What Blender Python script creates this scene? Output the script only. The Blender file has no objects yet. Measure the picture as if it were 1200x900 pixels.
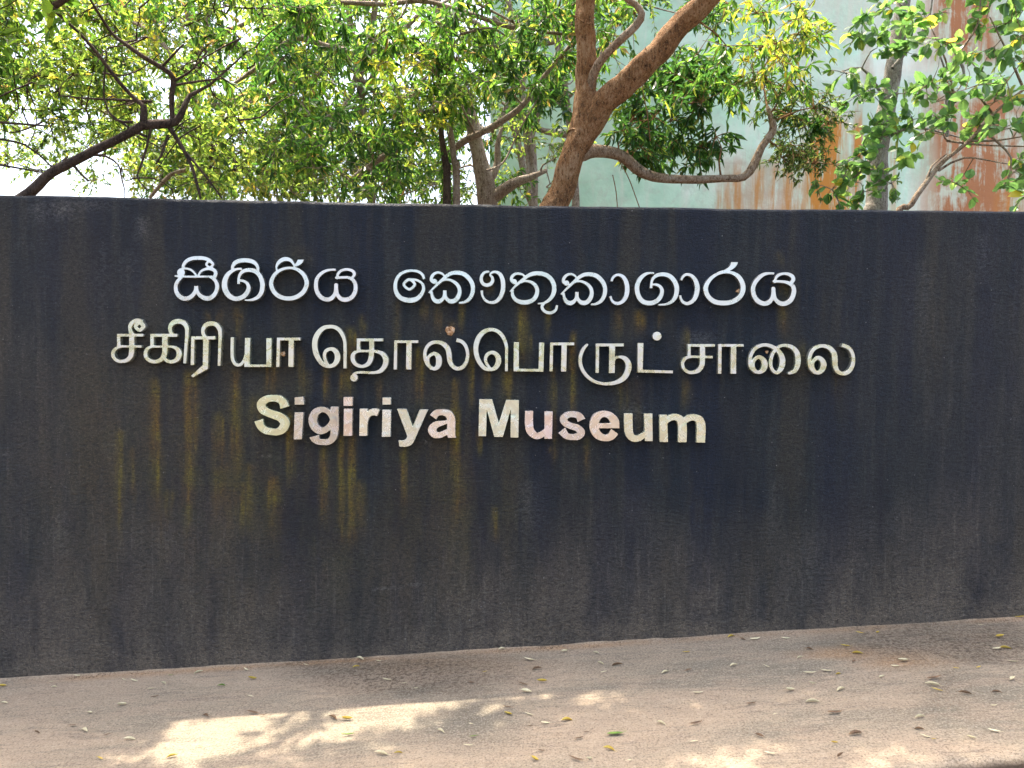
import bpy, math, random
import numpy as np

# ------------------------------------------------------------------ camera, sky, sun, exposure
sc = bpy.context.scene
COL = sc.collection
random.seed(11)
RNG = np.random.default_rng(11)

F_PX, W_PX, H_PX = 867.0, 1200.0, 900.0
CAM = np.array([0.0, 0.0, 1.55])
PITCH = math.atan(26 / F_PX)
ROLL = 0.0150
fw = np.array([0.0, math.cos(PITCH), -math.sin(PITCH)])
up0 = np.array([0.0, math.sin(PITCH), math.cos(PITCH)])
ex = np.array([1.0, 0.0, 0.0])
RIGHT = math.cos(ROLL) * ex + math.sin(ROLL) * up0
UP = math.cos(ROLL) * up0 - math.sin(ROLL) * ex

from mathutils import Matrix, Vector
cd = bpy.data.cameras.new("camera")
cam = bpy.data.objects.new("camera", cd)
COL.objects.link(cam)
cd.sensor_width = 36.0
cd.lens = F_PX / W_PX * 36.0
cd.clip_end = 2000.0
cam.matrix_world = Matrix(((RIGHT[0], UP[0], -fw[0], CAM[0]), (RIGHT[1], UP[1], -fw[1], CAM[1]),
                           (RIGHT[2], UP[2], -fw[2], CAM[2]), (0, 0, 0, 1)))
sc.camera = cam

SUN = np.array([-0.13, 0.238, 0.962]); SUN /= np.linalg.norm(SUN)
EL = math.asin(SUN[2]); AZ = math.atan2(SUN[0], SUN[1])
w = bpy.data.worlds.new("World"); sc.world = w; w.use_nodes = True
nt = w.node_tree
bg = nt.nodes["Background"]
sky = nt.nodes.new("ShaderNodeTexSky"); sky.sky_type = 'NISHITA'; sky.sun_disc = False
sky.sun_elevation = EL; sky.sun_rotation = AZ
sky.air_density = 1.0; sky.dust_density = 7.0; sky.ozone_density = 1.0
nt.links.new(sky.outputs[0], bg.inputs[0]); bg.inputs[1].default_value = 0.15
sl = bpy.data.lights.new("sun", 'SUN'); sl.energy = 2.35; sl.angle = math.radians(0.53); sl.color = (1.0, 0.91, 0.78)
so = bpy.data.objects.new("sun", sl); COL.objects.link(so)
so.rotation_euler = Vector(SUN).to_track_quat('Z', 'Y').to_euler()
sc.view_settings.view_transform = 'Standard'; sc.view_settings.look = 'None'
sc.view_settings.exposure = 2.25; sc.view_settings.gamma = 1.0
sc.render.engine = 'CYCLES'
sc.cycles.use_denoising = True
sc.cycles.max_bounces = 8; sc.cycles.diffuse_bounces = 4; sc.cycles.transmission_bounces = 6
sc.cycles.sample_clamp_indirect = 6.0

WALL_Y = 4.0

def ray(px, py):
    return fw + RIGHT * ((px - W_PX / 2) / F_PX) - UP * ((py - H_PX / 2) / F_PX)
def at(px, py, Y):                       # the point at distance Y in front of the camera plane y=0
    d = ray(px, py); return CAM + d * (Y / d[1])
def proj(P):
    P = np.asarray(P, float) - CAM
    z = P @ fw
    return W_PX / 2 + F_PX * (P @ RIGHT) / z, H_PX / 2 - F_PX * (P @ UP) / z

# ------------------------------------------------------------------ object helpers
def link(name, me, mat=None, parent=None, loc=None):
    o = bpy.data.objects.new(name, me); COL.objects.link(o)
    if mat is not None and me is not None:
        me.materials.clear()
        for m in (mat if isinstance(mat, (list, tuple)) else [mat]): me.materials.append(m)
    if parent is not None: o.parent = parent
    if loc is not None: o.location = loc
    return o
def thing(name, label, cat, loc=(0, 0, 0), group=None):
    o = bpy.data.objects.new(name, None); COL.objects.link(o); o.location = loc; o.empty_display_size = 0.1
    return tag(o, label, cat, group)
def tag(o, label, cat, group=None, kind=None):
    if label: o["label"] = label
    if cat: o["category"] = cat
    if group: o["group"] = group
    if kind: o["kind"] = kind
    return o
def mesh(name, v, f, smooth=False):
    me = bpy.data.meshes.new(name)
    me.from_pydata([tuple(map(float, p)) for p in v], [], [tuple(map(int, q)) for q in f]); me.update()
    if smooth: me.polygons.foreach_set("use_smooth", [True] * len(me.polygons))
    return me
def mesh_np(name, V, F, smooth=True):    # F: (n,k) uniform polygons
    me = bpy.data.meshes.new(name)
    V = np.asarray(V, np.float32); F = np.asarray(F, np.int32)
    n, k = F.shape
    me.vertices.add(len(V)); me.vertices.foreach_set("co", V.ravel())
    me.loops.add(n * k); me.loops.foreach_set("vertex_index", F.ravel())
    me.polygons.add(n); me.polygons.foreach_set("loop_start", np.arange(n, dtype=np.int32) * k)
    me.polygons.foreach_set("use_smooth", np.full(n, smooth))
    me.update(calc_edges=True); me.validate()
    return me
def set_col(me, name, arr):
    a = me.attributes.new(name, 'FLOAT_COLOR', 'POINT')
    a.data.foreach_set("color", np.asarray(arr, np.float32).ravel())

# ------------------------------------------------------------------ node helpers
class M:
    def __init__(s, name, rough=0.8, spec=0.3, metal=0.0):
        s.m = bpy.data.materials.new(name); s.m.use_nodes = True
        s.t = s.m.node_tree; s.b = s.t.nodes["Principled BSDF"]
        s.b.inputs["Roughness"].default_value = rough
        s.b.inputs["Specular IOR Level"].default_value = spec
        s.b.inputs["Metallic"].default_value = metal
    def n(s, kind, **kw):
        nd = s.t.nodes.new(kind)
        for k, v in kw.items(): setattr(nd, k, v)
        return nd
    def l(s, a, b): s.t.links.new(a, b)
    def coord(s, scale=(1, 1, 1), kind="Object"):
        tc = s.n("ShaderNodeTexCoord"); mp = s.n("ShaderNodeMapping"); mp.inputs["Scale"].default_value = scale
        s.l(tc.outputs[kind], mp.inputs[0]); return mp.outputs[0]
    def noise(s, vec, scale, detail=4, rough=0.55, dist=0.0):
        nd = s.n("ShaderNodeTexNoise"); nd.inputs["Scale"].default_value = scale; nd.inputs["Detail"].default_value = detail
        nd.inputs["Roughness"].default_value = rough; nd.inputs["Distortion"].default_value = dist
        s.l(vec, nd.inputs["Vector"]); return nd.outputs["Fac"]
    def ramp(s, fac, stops):
        r = s.n("ShaderNodeValToRGB"); e = r.color_ramp.elements
        e[0].position, e[0].color = stops[0][0], (*stops[0][1], 1)
        e[1].position, e[1].color = stops[-1][0], (*stops[-1][1], 1)
        for p, c in stops[1:-1]:
            q = e.new(p); q.color = (*c, 1)
        s.l(fac, r.inputs[0]); return r.outputs[0]
    def mix(s, fac, a, b, mode='MIX'):
        x = s.n("ShaderNodeMix", data_type='RGBA', blend_type=mode)
        for inp, val in ((x.inputs["Factor"], fac), (x.inputs[6], a), (x.inputs[7], b)):
            if hasattr(val, "is_linked") or hasattr(val, "links"): s.l(val, inp)
            elif isinstance(val, (int, float)): inp.default_value = val
            else: inp.default_value = (*val, 1)
        return x.outputs[2]
    def math(s, op, a, b=0.0, clamp=False):
        x = s.n("ShaderNodeMath", operation=op, use_clamp=clamp)
        for inp, val in ((x.inputs[0], a), (x.inputs[1], b)):
            if isinstance(val, (int, float)): inp.default_value = val
            else: s.l(val, inp)
        return x.outputs[0]
    def maprange(s, v, a, b, c=0.0, d=1.0):
        x = s.n("ShaderNodeMapRange"); s.l(v, x.inputs[0])
        for i, q in enumerate((a, b, c, d)): x.inputs[i + 1].default_value = q
        return x.outputs[0]
    def attr(s, name):
        a = s.n("ShaderNodeAttribute"); a.attribute_name = name
        sp = s.n("ShaderNodeSeparateColor"); s.l(a.outputs["Color"], sp.inputs[0])
        return a.outputs["Color"], sp.outputs[0], sp.outputs[1], sp.outputs[2], a.outputs["Alpha"]
    def col(s, c):
        if isinstance(c, tuple): s.b.inputs["Base Color"].default_value = (*c, 1)
        else: s.l(c, s.b.inputs["Base Color"])
        return s
    def bump(s, h, strength=0.5, dist=0.01):
        b = s.n("ShaderNodeBump"); b.inputs["Strength"].default_value = strength; b.inputs["Distance"].default_value = dist
        s.l(h, b.inputs["Height"]); s.l(b.outputs[0], s.b.inputs["Normal"]); return s

# ------------------------------------------------------------------ materials
def mat_wall():
    m = M("black_plaster", 0.62, 0.35)
    _, och, dust, dark, pale = m.attr("stain")
    v = m.coord()
    vs = m.coord((7, 1, 0.6))                          # runs drawn out down the wall
    vh = m.coord((0.75, 1, 1.25))                       # trowel marks drawn out along it
    big = m.noise(v, 1.5, 6, 0.62, 0.3)
    run = m.noise(vs, 2.2, 6, 0.6)
    trowel = m.noise(vh, 62, 6, 0.72, 0.7)
    grain = m.noise(v, 150, 4, 0.75)
    base = m.mix(m.maprange(big, 0.40, 0.60), (0.0035, 0.0115, 0.0215), (0.0110, 0.0180, 0.0220))
    base = m.mix(m.maprange(run, 0.44, 0.64, 0, 0.8), base, (0.031, 0.034, 0.033))
    base = m.mix(m.maprange(m.noise(m.coord((3, 1, 0.25)), 1.8, 5, 0.6), 0.47, 0.60, 0, 0.85), base, (0.0050, 0.0115, 0.0255))
    base = m.mix(m.maprange(m.noise(m.coord((2.5, 1, 0.3)), 1.5, 5, 0.6, 0.2), 0.52, 0.62, 0, 0.75), base, (0.034, 0.032, 0.023))
    dn = m.math('MULTIPLY', dust, m.maprange(m.noise(m.coord((2.2, 1, 0.8)), 2.6, 7, 0.68, 0.4), 0.34, 0.62, 0.4, 1.15), True)
    base = m.mix(dn, base, (0.138, 0.114, 0.085))
    ln = m.math('MULTIPLY', m.maprange(m.noise(m.coord((14, 1, 0.7)), 3.5, 6, 0.7, 0.2), 0.55, 0.66), m.maprange(dust, 0.08, 0.45, 0.05, 0.45))
    base = m.mix(ln, base, (0.150, 0.138, 0.118))
    pn = m.math('MULTIPLY', pale, m.maprange(trowel, 0.40, 0.60, 0.3, 1.2), True)
    base = m.mix(pn, base, (0.150, 0.148, 0.135))
    on = m.math('MULTIPLY', och, m.maprange(m.noise(m.coord((5, 1, 0.9)), 7, 6, 0.7, 0.3), 0.34, 0.62, 0.5, 1.1), True)
    base = m.mix(on, base, m.mix(m.maprange(m.noise(v, 6, 3), 0.4, 0.6), (0.150, 0.120, 0.014), (0.140, 0.085, 0.016)))
    base = m.mix(m.math('MULTIPLY', dark, 0.75), base, (0.006, 0.0085, 0.016))
    spk = m.maprange(m.noise(m.coord(), 55, 1, 0.5), 0.76, 0.79)
    base = m.mix(m.math('MULTIPLY', spk, 0.6), base, (0.30, 0.29, 0.27))
    base = m.mix(m.maprange(trowel, 0.36, 0.49, 0.6, 0), base, (0.0050, 0.0068, 0.0100))   # pits, their relief shade put into the colour
    base = m.mix(m.maprange(trowel, 0.50, 0.64, 0, 0.5), base, m.mix(1.0, base, (1.9, 1.9, 1.85), 'MULTIPLY'))   # dusty ridges, also lightened to stand in for weak relief shading
    base = m.mix(m.maprange(grain, 0.52, 0.66, 0, 0.8), base, m.mix(1.0, base, (2.4, 2.35, 2.2), 'MULTIPLY'))
    m.col(base)
    h = m.math('ADD', m.math('MULTIPLY', trowel, 1.0), m.math('MULTIPLY', grain, 0.4))
    h = m.math('ADD', h, m.math('MULTIPLY', m.noise(v, 9, 3), 0.9))
    m.bump(h, 1.0, 0.03)
    return m.m

def mat_metal(name, tints, amount, rough, wave, metal=1.0):
    m = M(name, rough, 0.5, metal)
    oi = m.n("ShaderNodeObjectInfo")
    add = m.n("ShaderNodeVectorMath", operation='ADD')
    m.l(m.coord(), add.inputs[0]); m.l(m.math('MULTIPLY', oi.outputs["Random"], 37.0), add.inputs[1])
    n1 = m.noise(add.outputs[0], 11, 4, 0.6, 1.6)
    n2 = m.noise(add.outputs[0], 45, 5, 0.7, 0.8)
    c = m.ramp(n1, [(0.36, tints[0]), (0.47, tints[1]), (0.56, tints[2]), (0.66, tints[3])])
    c = m.mix(amount, oi.outputs["Color"], c)
    c = m.mix(m.maprange(n2, 0.52, 0.72, 0, 0.22), c, (0.52, 0.50, 0.42))
    m.col(c)
    m.l(m.maprange(n1, 0.35, 0.65, rough - 0.06, rough + 0.12), m.b.inputs["Roughness"])
    m.bump(m.noise(add.outputs[0], 17, 1, 0.4, 0.4), wave, 0.01)
    return m.m

def mat_ground():
    m = M("worn_concrete", 0.88, 0.25)
    _, rust, rough_, worn, _a = m.attr("patch")
    v = m.coord()
    vx = m.coord((0.45, 1.6, 1))
    big = m.noise(vx, 1.6, 6, 0.6, 0.4)
    mid = m.noise(vx, 6, 6, 0.65)
    fine = m.noise(v, 110, 5, 0.8)
    c = m.ramp(big, [(0.38, (0.225, 0.195, 0.140)), (0.5, (0.325, 0.262, 0.180)), (0.61, (0.405, 0.310, 0.208))])
    c = m.mix(m.maprange(mid, 0.46, 0.60, 0, 0.6), c, (0.345, 0.262, 0.180))
    sw = m.noise(m.coord((0.5, 3.2, 1)), 9, 7, 0.72, 0.8)
    c = m.mix(m.maprange(sw, 0.36, 0.47, 0.55, 0), c, (0.180, 0.150, 0.112))
    c = m.mix(m.maprange(sw, 0.54, 0.64, 0, 0.5), c, (0.440, 0.345, 0.240))
    c = m.mix(m.math('MULTIPLY', rust, m.maprange(mid, 0.3, 0.6, 0.5, 1.1), True), c, (0.40, 0.235, 0.110))
    c = m.mix(m.math('MULTIPLY', worn, 0.8), c, (0.165, 0.148, 0.110))
    c = m.mix(m.maprange(fine, 0.36, 0.48, 0.8, 0), c, (0.105, 0.085, 0.060))
    c = m.mix(m.maprange(fine, 0.52, 0.63, 0, 0.7), c, (0.50, 0.41, 0.30))
    grit = m.noise(v, 48, 5, 0.8)
    c = m.mix(m.math('MULTIPLY', _a, 0.85), c, (0.060, 0.036, 0.022))
    c = m.mix(m.math('MULTIPLY', rough_, m.maprange(grit, 0.48, 0.60, 0, 0.8), True), c, (0.08, 0.055, 0.036))
    m.col(c)
    h = m.math('ADD', m.math('MULTIPLY', fine, 0.5), m.math('MULTIPLY', m.math('MULTIPLY', grit, rough_), 2.2))
    h = m.math('ADD', h, m.math('MULTIPLY', mid, 0.7))
    m.bump(h, 0.9, 0.015)
    return m.m

def mat_earth():
    m = M("dark_earth", 0.95, 0.2)
    v = m.coord(); n = m.noise(v, 7, 6, 0.7)
    m.col(m.ramp(n, [(0.3, (0.05, 0.036, 0.026)), (0.7, (0.12, 0.085, 0.06))])); m.bump(m.noise(v, 40, 5), 0.6, 0.02)
    return m.m

def mat_mint():
    m = M("mint_render", 0.8, 0.3)
    _, rust, brown, pale, dk = m.attr("stain")
    v = m.coord(); vs = m.coord((2.4, 1, 0.35)); 
    n = m.noise(v, 0.9, 6, 0.65); r = m.noise(vs, 2.0, 7, 0.65, 0.6); r2 = m.noise(m.coord((5, 1, 0.5)), 2.6, 7, 0.7, 0.3)
    c = m.ramp(n, [(0.34, (0.45, 0.69, 0.50)), (0.5, (0.60, 0.83, 0.63)), (0.66, (0.74, 0.87, 0.72))])
    c = m.mix(m.maprange(r, 0.52, 0.64, 0, 0.45), c, (0.80, 0.80, 0.68))
    c = m.mix(m.maprange(m.noise(v, 2.6, 7, 0.7, 0.6), 0.48, 0.58, 0, 0.5), c, (0.52, 0.62, 0.48))
    c = m.mix(m.math('MULTIPLY', pale, m.maprange(r2, 0.34, 0.56, 0.5, 1.15), True), c, (0.76, 0.66, 0.52))
    c = m.mix(m.math('MULTIPLY', dk, m.maprange(n, 0.3, 0.7, 0.4, 1.0), True), c, (0.42, 0.48, 0.38))
    c = m.mix(m.math('MULTIPLY', brown, m.maprange(m.math('ADD', m.math('MULTIPLY', r2, .5), m.math('MULTIPLY', m.noise(v, 2.2, 6, .7, .5), .5)), 0.42, 0.54, 0.3, 1.15), True), c, (0.42, 0.185, 0.080))
    c = m.mix(m.math('MULTIPLY', rust, m.maprange(m.math('ADD', m.math('MULTIPLY', r2, .8), m.math('MULTIPLY', m.noise(v, 3.5, 6, .7, .5), .2)), 0.40, 0.56, 0.15, 1.2), True), c, (0.56, 0.24, 0.045))
    m.col(c); m.bump(m.noise(v, 18, 5), 0.25, 0.02)
    return m.m

def mat_bark(name, a, b, c3, scale=9.0, bump=0.8):
    m = M(name, 0.9, 0.2)
    v = m.coord(); n1 = m.noise(v, scale * .5, 6, 0.7); n2 = m.noise(m.coord((1, 1, 0.3)), scale * 6, 6, 0.75, 0.3); n3 = m.noise(m.coord((1, 1, .6)), scale * 14, 4, 0.7)
    k = m.math('ADD', m.math('MULTIPLY', n1, .55), m.math('MULTIPLY', n2, .45))
    c = m.ramp(k, [(0.38, a), (0.50, b), (0.62, c3)])
    c = m.mix(m.maprange(n2, 0.36, 0.47, 0.8, 0), c, tuple(q * 0.3 for q in a))
    c = m.mix(m.maprange(n3, 0.54, 0.66, 0, 0.6), c, tuple(min(.7, q * 1.6) for q in c3))
    m.col(c); m.bump(m.math('ADD', n2, m.math('MULTIPLY', n3, .5)), bump, 0.03)
    return m.m

def mat_leaf(name, transl=0.5, rough=0.42):
    m = M(name, rough, 0.5)
    a = m.n("ShaderNodeAttribute"); a.attribute_name = "tint"
    m.col(a.outputs["Color"])
    tr = m.n("ShaderNodeBsdfTranslucent")
    m.l(m.mix(1.0, a.outputs["Color"], (2.25, 2.1, 1.2), 'MULTIPLY'), tr.inputs[0])
    mx = m.n("ShaderNodeMixShader"); mx.inputs[0].default_value = transl
    m.l(m.b.outputs[0], mx.inputs[1]); m.l(tr.outputs[0], mx.inputs[2])
    m.l(mx.outputs[0], m.t.nodes["Material Output"].inputs[0])
    return m.m

MW = mat_wall(); MG = mat_ground(); ME = mat_earth(); MM = mat_mint()
SILVER = mat_metal("weathered_silver", [(0.62, 0.62, 0.56), (0.80, 0.81, 0.75), (0.88, 0.88, 0.80), (0.80, 0.80, 0.72)], 0.45, 0.30, 0.10)
YELLOW_REFL = mat_metal("yellow_reflection_silver", [(0.68, 0.72, 0.42), (0.84, 0.86, 0.62), (0.88, 0.88, 0.82), (0.72, 0.72, 0.64)], 0.6, 0.27, 0.16, 0.88)  # yellow-green tint: foliage reflections painted into the metal colour
MOTTLE = mat_metal("mottled_silver", [(0.62, 0.61, 0.55), (0.86, 0.87, 0.66), (0.92, 0.92, 0.88), (0.88, 0.76, 0.69)], 0.40, 0.22, 0.34, 0.72)  # pink and yellow mottles paint in wavy reflections of the surroundings
BARK_RED = mat_bark("red_brown_bark", (0.110, 0.052, 0.024), (0.34, 0.170, 0.070), (0.50, 0.33, 0.19), 11, 1.0)
BARK_PALE = mat_bark("pale_bark", (0.19, 0.13, 0.085), (0.31, 0.24, 0.18), (0.46, 0.40, 0.33))
BARK_TAN = mat_bark("tan_bark", (0.14, 0.085, 0.05), (0.30, 0.21, 0.13), (0.46, 0.38, 0.29))
BARK_DARK = mat_bark("dark_bark", (0.045, 0.032, 0.024), (0.085, 0.06, 0.045), (0.14, 0.10, 0.075))
BARK_GREY = mat_bark("lichen_grey_bark", (0.17, 0.14, 0.11), (0.28, 0.25, 0.21), (0.46, 0.45, 0.40), 14)
LEAF = mat_leaf("leaf_green", 0.52, 0.34)

# ------------------------------------------------------------------ the ground
GA, GB = at(0, 797, WALL_Y), at(1200, 721.5, WALL_Y)
GS = (GB[2] - GA[2]) / (GB[0] - GA[0]); G0 = GA[2] - GS * GA[0]
def gz(x):                                             # the drive climbs to the right along the foot of the wall
    x = np.asarray(x, float)
    return G0 + GS * 9.0 * np.tanh(x / 9.0)
def on_ground(px, py):
    d = ray(px, py)
    # plane z = G0 + GS*x  (exact near the middle)
    t = (G0 + GS * CAM[0] - CAM[2]) / (d[2] - GS * d[0])
    P = CAM + d * t
    for _ in range(4):
        t += (float(gz(P[0])) - P[2]) / d[2]; P = CAM + d * t
    return P
EDGE_A, EDGE_B = on_ground(1084, 900), on_ground(1200, 886)
EDGE_S = (EDGE_B[1] - EDGE_A[1]) / (EDGE_B[0] - EDGE_A[0])
def edge_y(x): return EDGE_A[1] + EDGE_S * (np.asarray(x) - EDGE_A[0])

def fbm(x, y, s, seed):
    r = np.random.default_rng(seed); out = 0
    for k in range(5):
        a = r.uniform(0, 6.28, 4); f = s * 1.9 ** k
        out = out + (np.sin(f * x + a[0] + 1.7 * np.sin(0.7 * f * y + a[1])) * np.sin(f * y + a[2] + 1.3 * np.sin(0.6 * f * x + a[3]))) / 1.7 ** k
    return out * 0.5
def blob(px, py, cx, cy, rx, ry, soft=0.5):
    d = np.sqrt(((px - cx) / rx) ** 2 + ((py - cy) / ry) ** 2)
    return np.clip((1 + soft - d) / (2 * soft), 0, 1)

# broad land underneath, to the horizon
xs = np.concatenate([np.linspace(-400, -14, 14), np.linspace(-12, 12, 49), np.linspace(14, 400, 14)])
ys = np.concatenate([np.linspace(-400, -8, 10), np.linspace(-6, 24, 31), np.linspace(30, 400, 12)])
X, Y = np.meshgrid(xs, ys); Z = gz(X) - 0.19
n, k = X.shape
idx = np.arange(n * k).reshape(n, k)
F = np.stack([idx[:-1, :-1], idx[:-1, 1:], idx[1:, 1:], idx[1:, :-1]], -1).reshape(-1, 4)
tag(link("ground", mesh_np("ground", np.stack([X, Y, Z], -1).reshape(-1, 3), F), ME), None, None, None, "structure")

# the worn drive in front of the wall, a slab with a ragged outer edge
xs = np.linspace(-9, 9, 720); ts = np.linspace(0, 1, 150) ** 0.9
X, T = np.meshgrid(xs, ts)
E = edge_y(X) + 0.016 * fbm(X, X * 0.3, 9, 5) + 0.006 * fbm(X, X, 31, 6)
Y = E + (WALL_Y + 0.10 - E) * T
Z = gz(X) + 0.0028 * fbm(X, Y, 5.0, 3) + 0.006 * np.clip(1 - (WALL_Y - Y) / 0.05, 0, 1) ** 2 * np.clip(.55 + fbm(X, Y * 0, 6, 41) + .5 * fbm(X, Y, 23, 42), 0, 1.3) - 0.030 * np.clip(1 - (Y - E) / 0.04, 0, 1) ** 2
rows = [np.stack([X, Y, Z], -1).reshape(-1, 3)]
n, k = X.shape; idx = np.arange(n * k).reshape(n, k)
F = [np.stack([idx[:-1, :-1], idx[:-1, 1:], idx[1:, 1:], idx[1:, :-1]], -1).reshape(-1, 4)]
low = np.stack([xs, E[0] - 0.004, gz(xs) - 0.23], -1); rows.append(low)
li = n * k + np.arange(k)
F.append(np.stack([li[:-1], li[1:], idx[0, 1:], idx[0, :-1]], -1))
V = np.concatenate(rows); F = np.concatenate(F)
px, py = proj(V)
foot = 797 - 0.0629 * px
wob = 9 * fbm(V[:, 0], V[:, 1], 4, 9)
rust = 0.9 * np.clip(1 - np.abs(py - foot - 3) / 5, 0, 1) * np.clip(0.6 + fbm(V[:, 0], V[:, 1], 3, 21), 0, 1)
rust = np.maximum(rust, 0.75 * blob(px + wob * 2, py + wob * .4, 985, 764, 52, 7, .6))
rust = np.maximum(rust, 0.65 * blob(px + wob * 2, py + wob * .4, 1060, 775, 45, 9, .7))
rust = np.maximum(rust, 0.35 * blob(px, py + wob, 500, 778, 130, 10, .6))
rgh = blob(px + 2 * wob, py + wob, 480, 790, 130, 22, .45)
rgh = np.maximum(rgh, blob(px + 2 * wob, py + wob, 1110, 752, 130, 24, .4))
rgh = np.maximum(rgh, .35 * blob(px + 2 * wob, py + wob, 1110, 805, 34, 34, .8))
worn = .9 * blob(px + 2 * wob, py + wob, 550, 840, 45, 30, .6)
worn = np.maximum(worn, .5 * blob(px + 2 * wob, py + wob, 900, 752, 120, 14, .7))
worn = np.maximum(worn, .5 * blob(px + 2 * wob, py + wob, 700, 775, 120, 12, .7))
me = mesh_np("pavement", V, F)
set_col(me, "patch", np.stack([rust, rgh, worn, np.concatenate([np.clip(1.3 - (Y - E) / 0.012, 0, 1).ravel(), np.ones(k)])], -1))
tag(link("pavement", me, MG), None, None, None, "structure")

# ------------------------------------------------------------------ the black sign wall
TOPS = [(-260, 223.5), (0, 228.2), (200, 232.3), (400, 236.6), (600, 240.3), (800, 243.4), (1000, 245.8), (1200, 247.4), (1460, 248.5)]
tp = np.array([at(a, b, WALL_Y) for a, b in TOPS])
def wall_top(x): return np.interp(x, tp[:, 0], tp[:, 2], left=tp[0, 2], right=tp[-1, 2])
xs = np.arange(-6.2, 6.201, 0.0125); nz = 200
X, T = np.meshgrid(xs, np.linspace(0, 1, nz))
rim = wall_top(X) + 0.0045 * fbm(X, X * 0, 6, 31)
Zb = gz(X) - 0.12
Z = Zb + (rim - Zb) * T
Y = WALL_Y + 0.003 * fbm(X, Z, 2.2, 8) + 0.010 * np.clip((T - 0.992) / 0.008, 0, 1) ** 2
V = np.stack([X, Y, Z], -1).reshape(-1, 3); n, k = X.shape; idx = np.arange(n * k).reshape(n, k)
F = [np.stack([idx[:-1, :-1], idx[:-1, 1:], idx[1:, 1:], idx[1:, :-1]], -1).reshape(-1, 4)]
TH = 0.24
back = np.concatenate([np.stack([xs, np.full(k, WALL_Y + TH), Z[-1] - 0.006], -1), np.stack([xs, np.full(k, WALL_Y + TH), Zb[0]], -1)])
b0 = n * k; t_ = b0 + np.arange(k); u_ = b0 + k + np.arange(k)
F.append(np.stack([idx[-1, :-1], idx[-1, 1:], t_[1:], t_[:-1]], -1))
F.append(np.stack([t_[:-1], t_[1:], u_[1:], u_[:-1]], -1))
V = np.concatenate([V, back]); F = np.concatenate(F)
px, py = proj(V)
foot = 797 - 0.0629 * px; top = np.interp(px, [a for a, _ in TOPS], [b for _, b in TOPS])
och = np.zeros(len(V)); dark = np.zeros(len(V)); pale = np.zeros(len(V))
def streak(arr, x, y0, y1, wd, s, fade=0.65, head=8.0):
    cx = x + 1.1 * np.sin(py / 41.0 + x) + 0.5 * np.sin(py / 17.0 + 2 * x)
    g = np.clip(1.0 - np.abs(px - cx) / (wd * .95 * (.75 + .5 * np.clip((py - y0) / max(y1 - y0, 1), 0, 1))), 0, 1) ** 1.2
    tt = np.clip((py - y0) / head, 0, 1) * np.clip((y1 - py) / (fade * (y1 - y0)), 0, 1)
    np.maximum(arr, s * g * tt, out=arr)
OCH = [(141, 500, 625, 11, .60), (155, 520, 590, 8, .35), (182, 440, 620, 12, .80), (194, 570, 620, 10, .4), (221, 430, 625, 11, .95), (228, 430, 540, 8, .6),
       (256, 480, 560, 12, .5), (277, 430, 640, 11, .80), (293, 540, 640, 14, .60), (262, 540, 640, 24, .35), (320, 555, 640, 13, .65), (340, 480, 570, 9, .85),
       (258, 360, 400, 7, .5), (278, 355, 400, 10, .5), (242, 360, 400, 8, .4), (318, 420, 480, 12, .5), (322, 430, 465, 8, .7), (352, 405, 500, 7, .5),
       (379, 520, 625, 9, .85), (383, 425, 480, 7, .8), (401, 505, 640, 8, .85), (413, 505, 640, 9, .85), (420, 560, 640, 15, .6), (408, 430, 470, 10, .8),
       (411, 380, 440, 12, .75), (424, 365, 410, 9, .5), (475, 520, 610, 6, .75), (491, 405, 480, 9, .75), (534, 440, 640, 9, 1.0), (537, 560, 620, 14, .55),
       (560, 500, 535, 5, .6), (581, 590, 640, 8, .6), (498, 350, 385, 6, .5), (512, 355, 400, 6, .6), (541, 350, 396, 6, 1.0), (543, 350, 390, 4, .9), (531, 372, 400, 9, .5),
       (552, 405, 480, 7, .7), (569, 430, 470, 9, .6), (596, 430, 480, 12, 1.0), (613, 350, 440, 13, .85), (617, 385, 430, 10, .6), (643, 352, 400, 6, .9), (648, 425, 540, 9, .45), (571, 320, 350, 9, .7), (556, 400, 430, 6, .5),
       (672, 385, 480, 8, .95), (673, 440, 500, 6, .7), (688, 510, 570, 7, .5), (725, 360, 400, 8, .5), (750, 360, 400, 13, .85), (775, 360, 390, 8, .4), (805, 380, 420, 8, .5), (916, 350, 400, 9, .75), (918, 325, 350, 8, .4),
       (914, 290, 320, 9, .35), (648, 520, 545, 7, .6), (665, 400, 470, 6, .4), (445, 440, 480, 8, .4), (466, 350, 440, 8, .35), (806, 440, 480, 10, .4), (940, 395, 450, 14, .25), (985, 400, 520, 14, .2), (726, 430, 500, 8, .35), (350, 285, 330, 30, .15), (360, 430, 470, 14, .35), (745, 440, 520, 20, .22), (300, 460, 520, 20, .3)]
for i_, a in enumerate(OCH):                            # thinner, denser runs inside each stain
    q_ = np.random.default_rng(i_)
    for _ in range(2): streak(och, a[0] + q_.normal(0, a[3] * .35), a[1] + q_.uniform(0, .2) * (a[2] - a[1]), a[2] - q_.uniform(-.15, .5) * (a[2] - a[1]), max(3.6, a[3] * q_.uniform(.25, .5)), min(1.0, a[4] * q_.uniform(1.1, 1.6)), fade=.5)
for a in OCH: streak(och, a[0], a[1], a[2], a[3], a[4] * .9)
och = np.clip(och + .30 * blob(px, py, 330, 560, 240, 110, .9) * np.clip(.6 + .8 * fbm(V[:, 0] * 3, V[:, 2] * .3, 3, 55), 0, 1), 0, 1)
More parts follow.
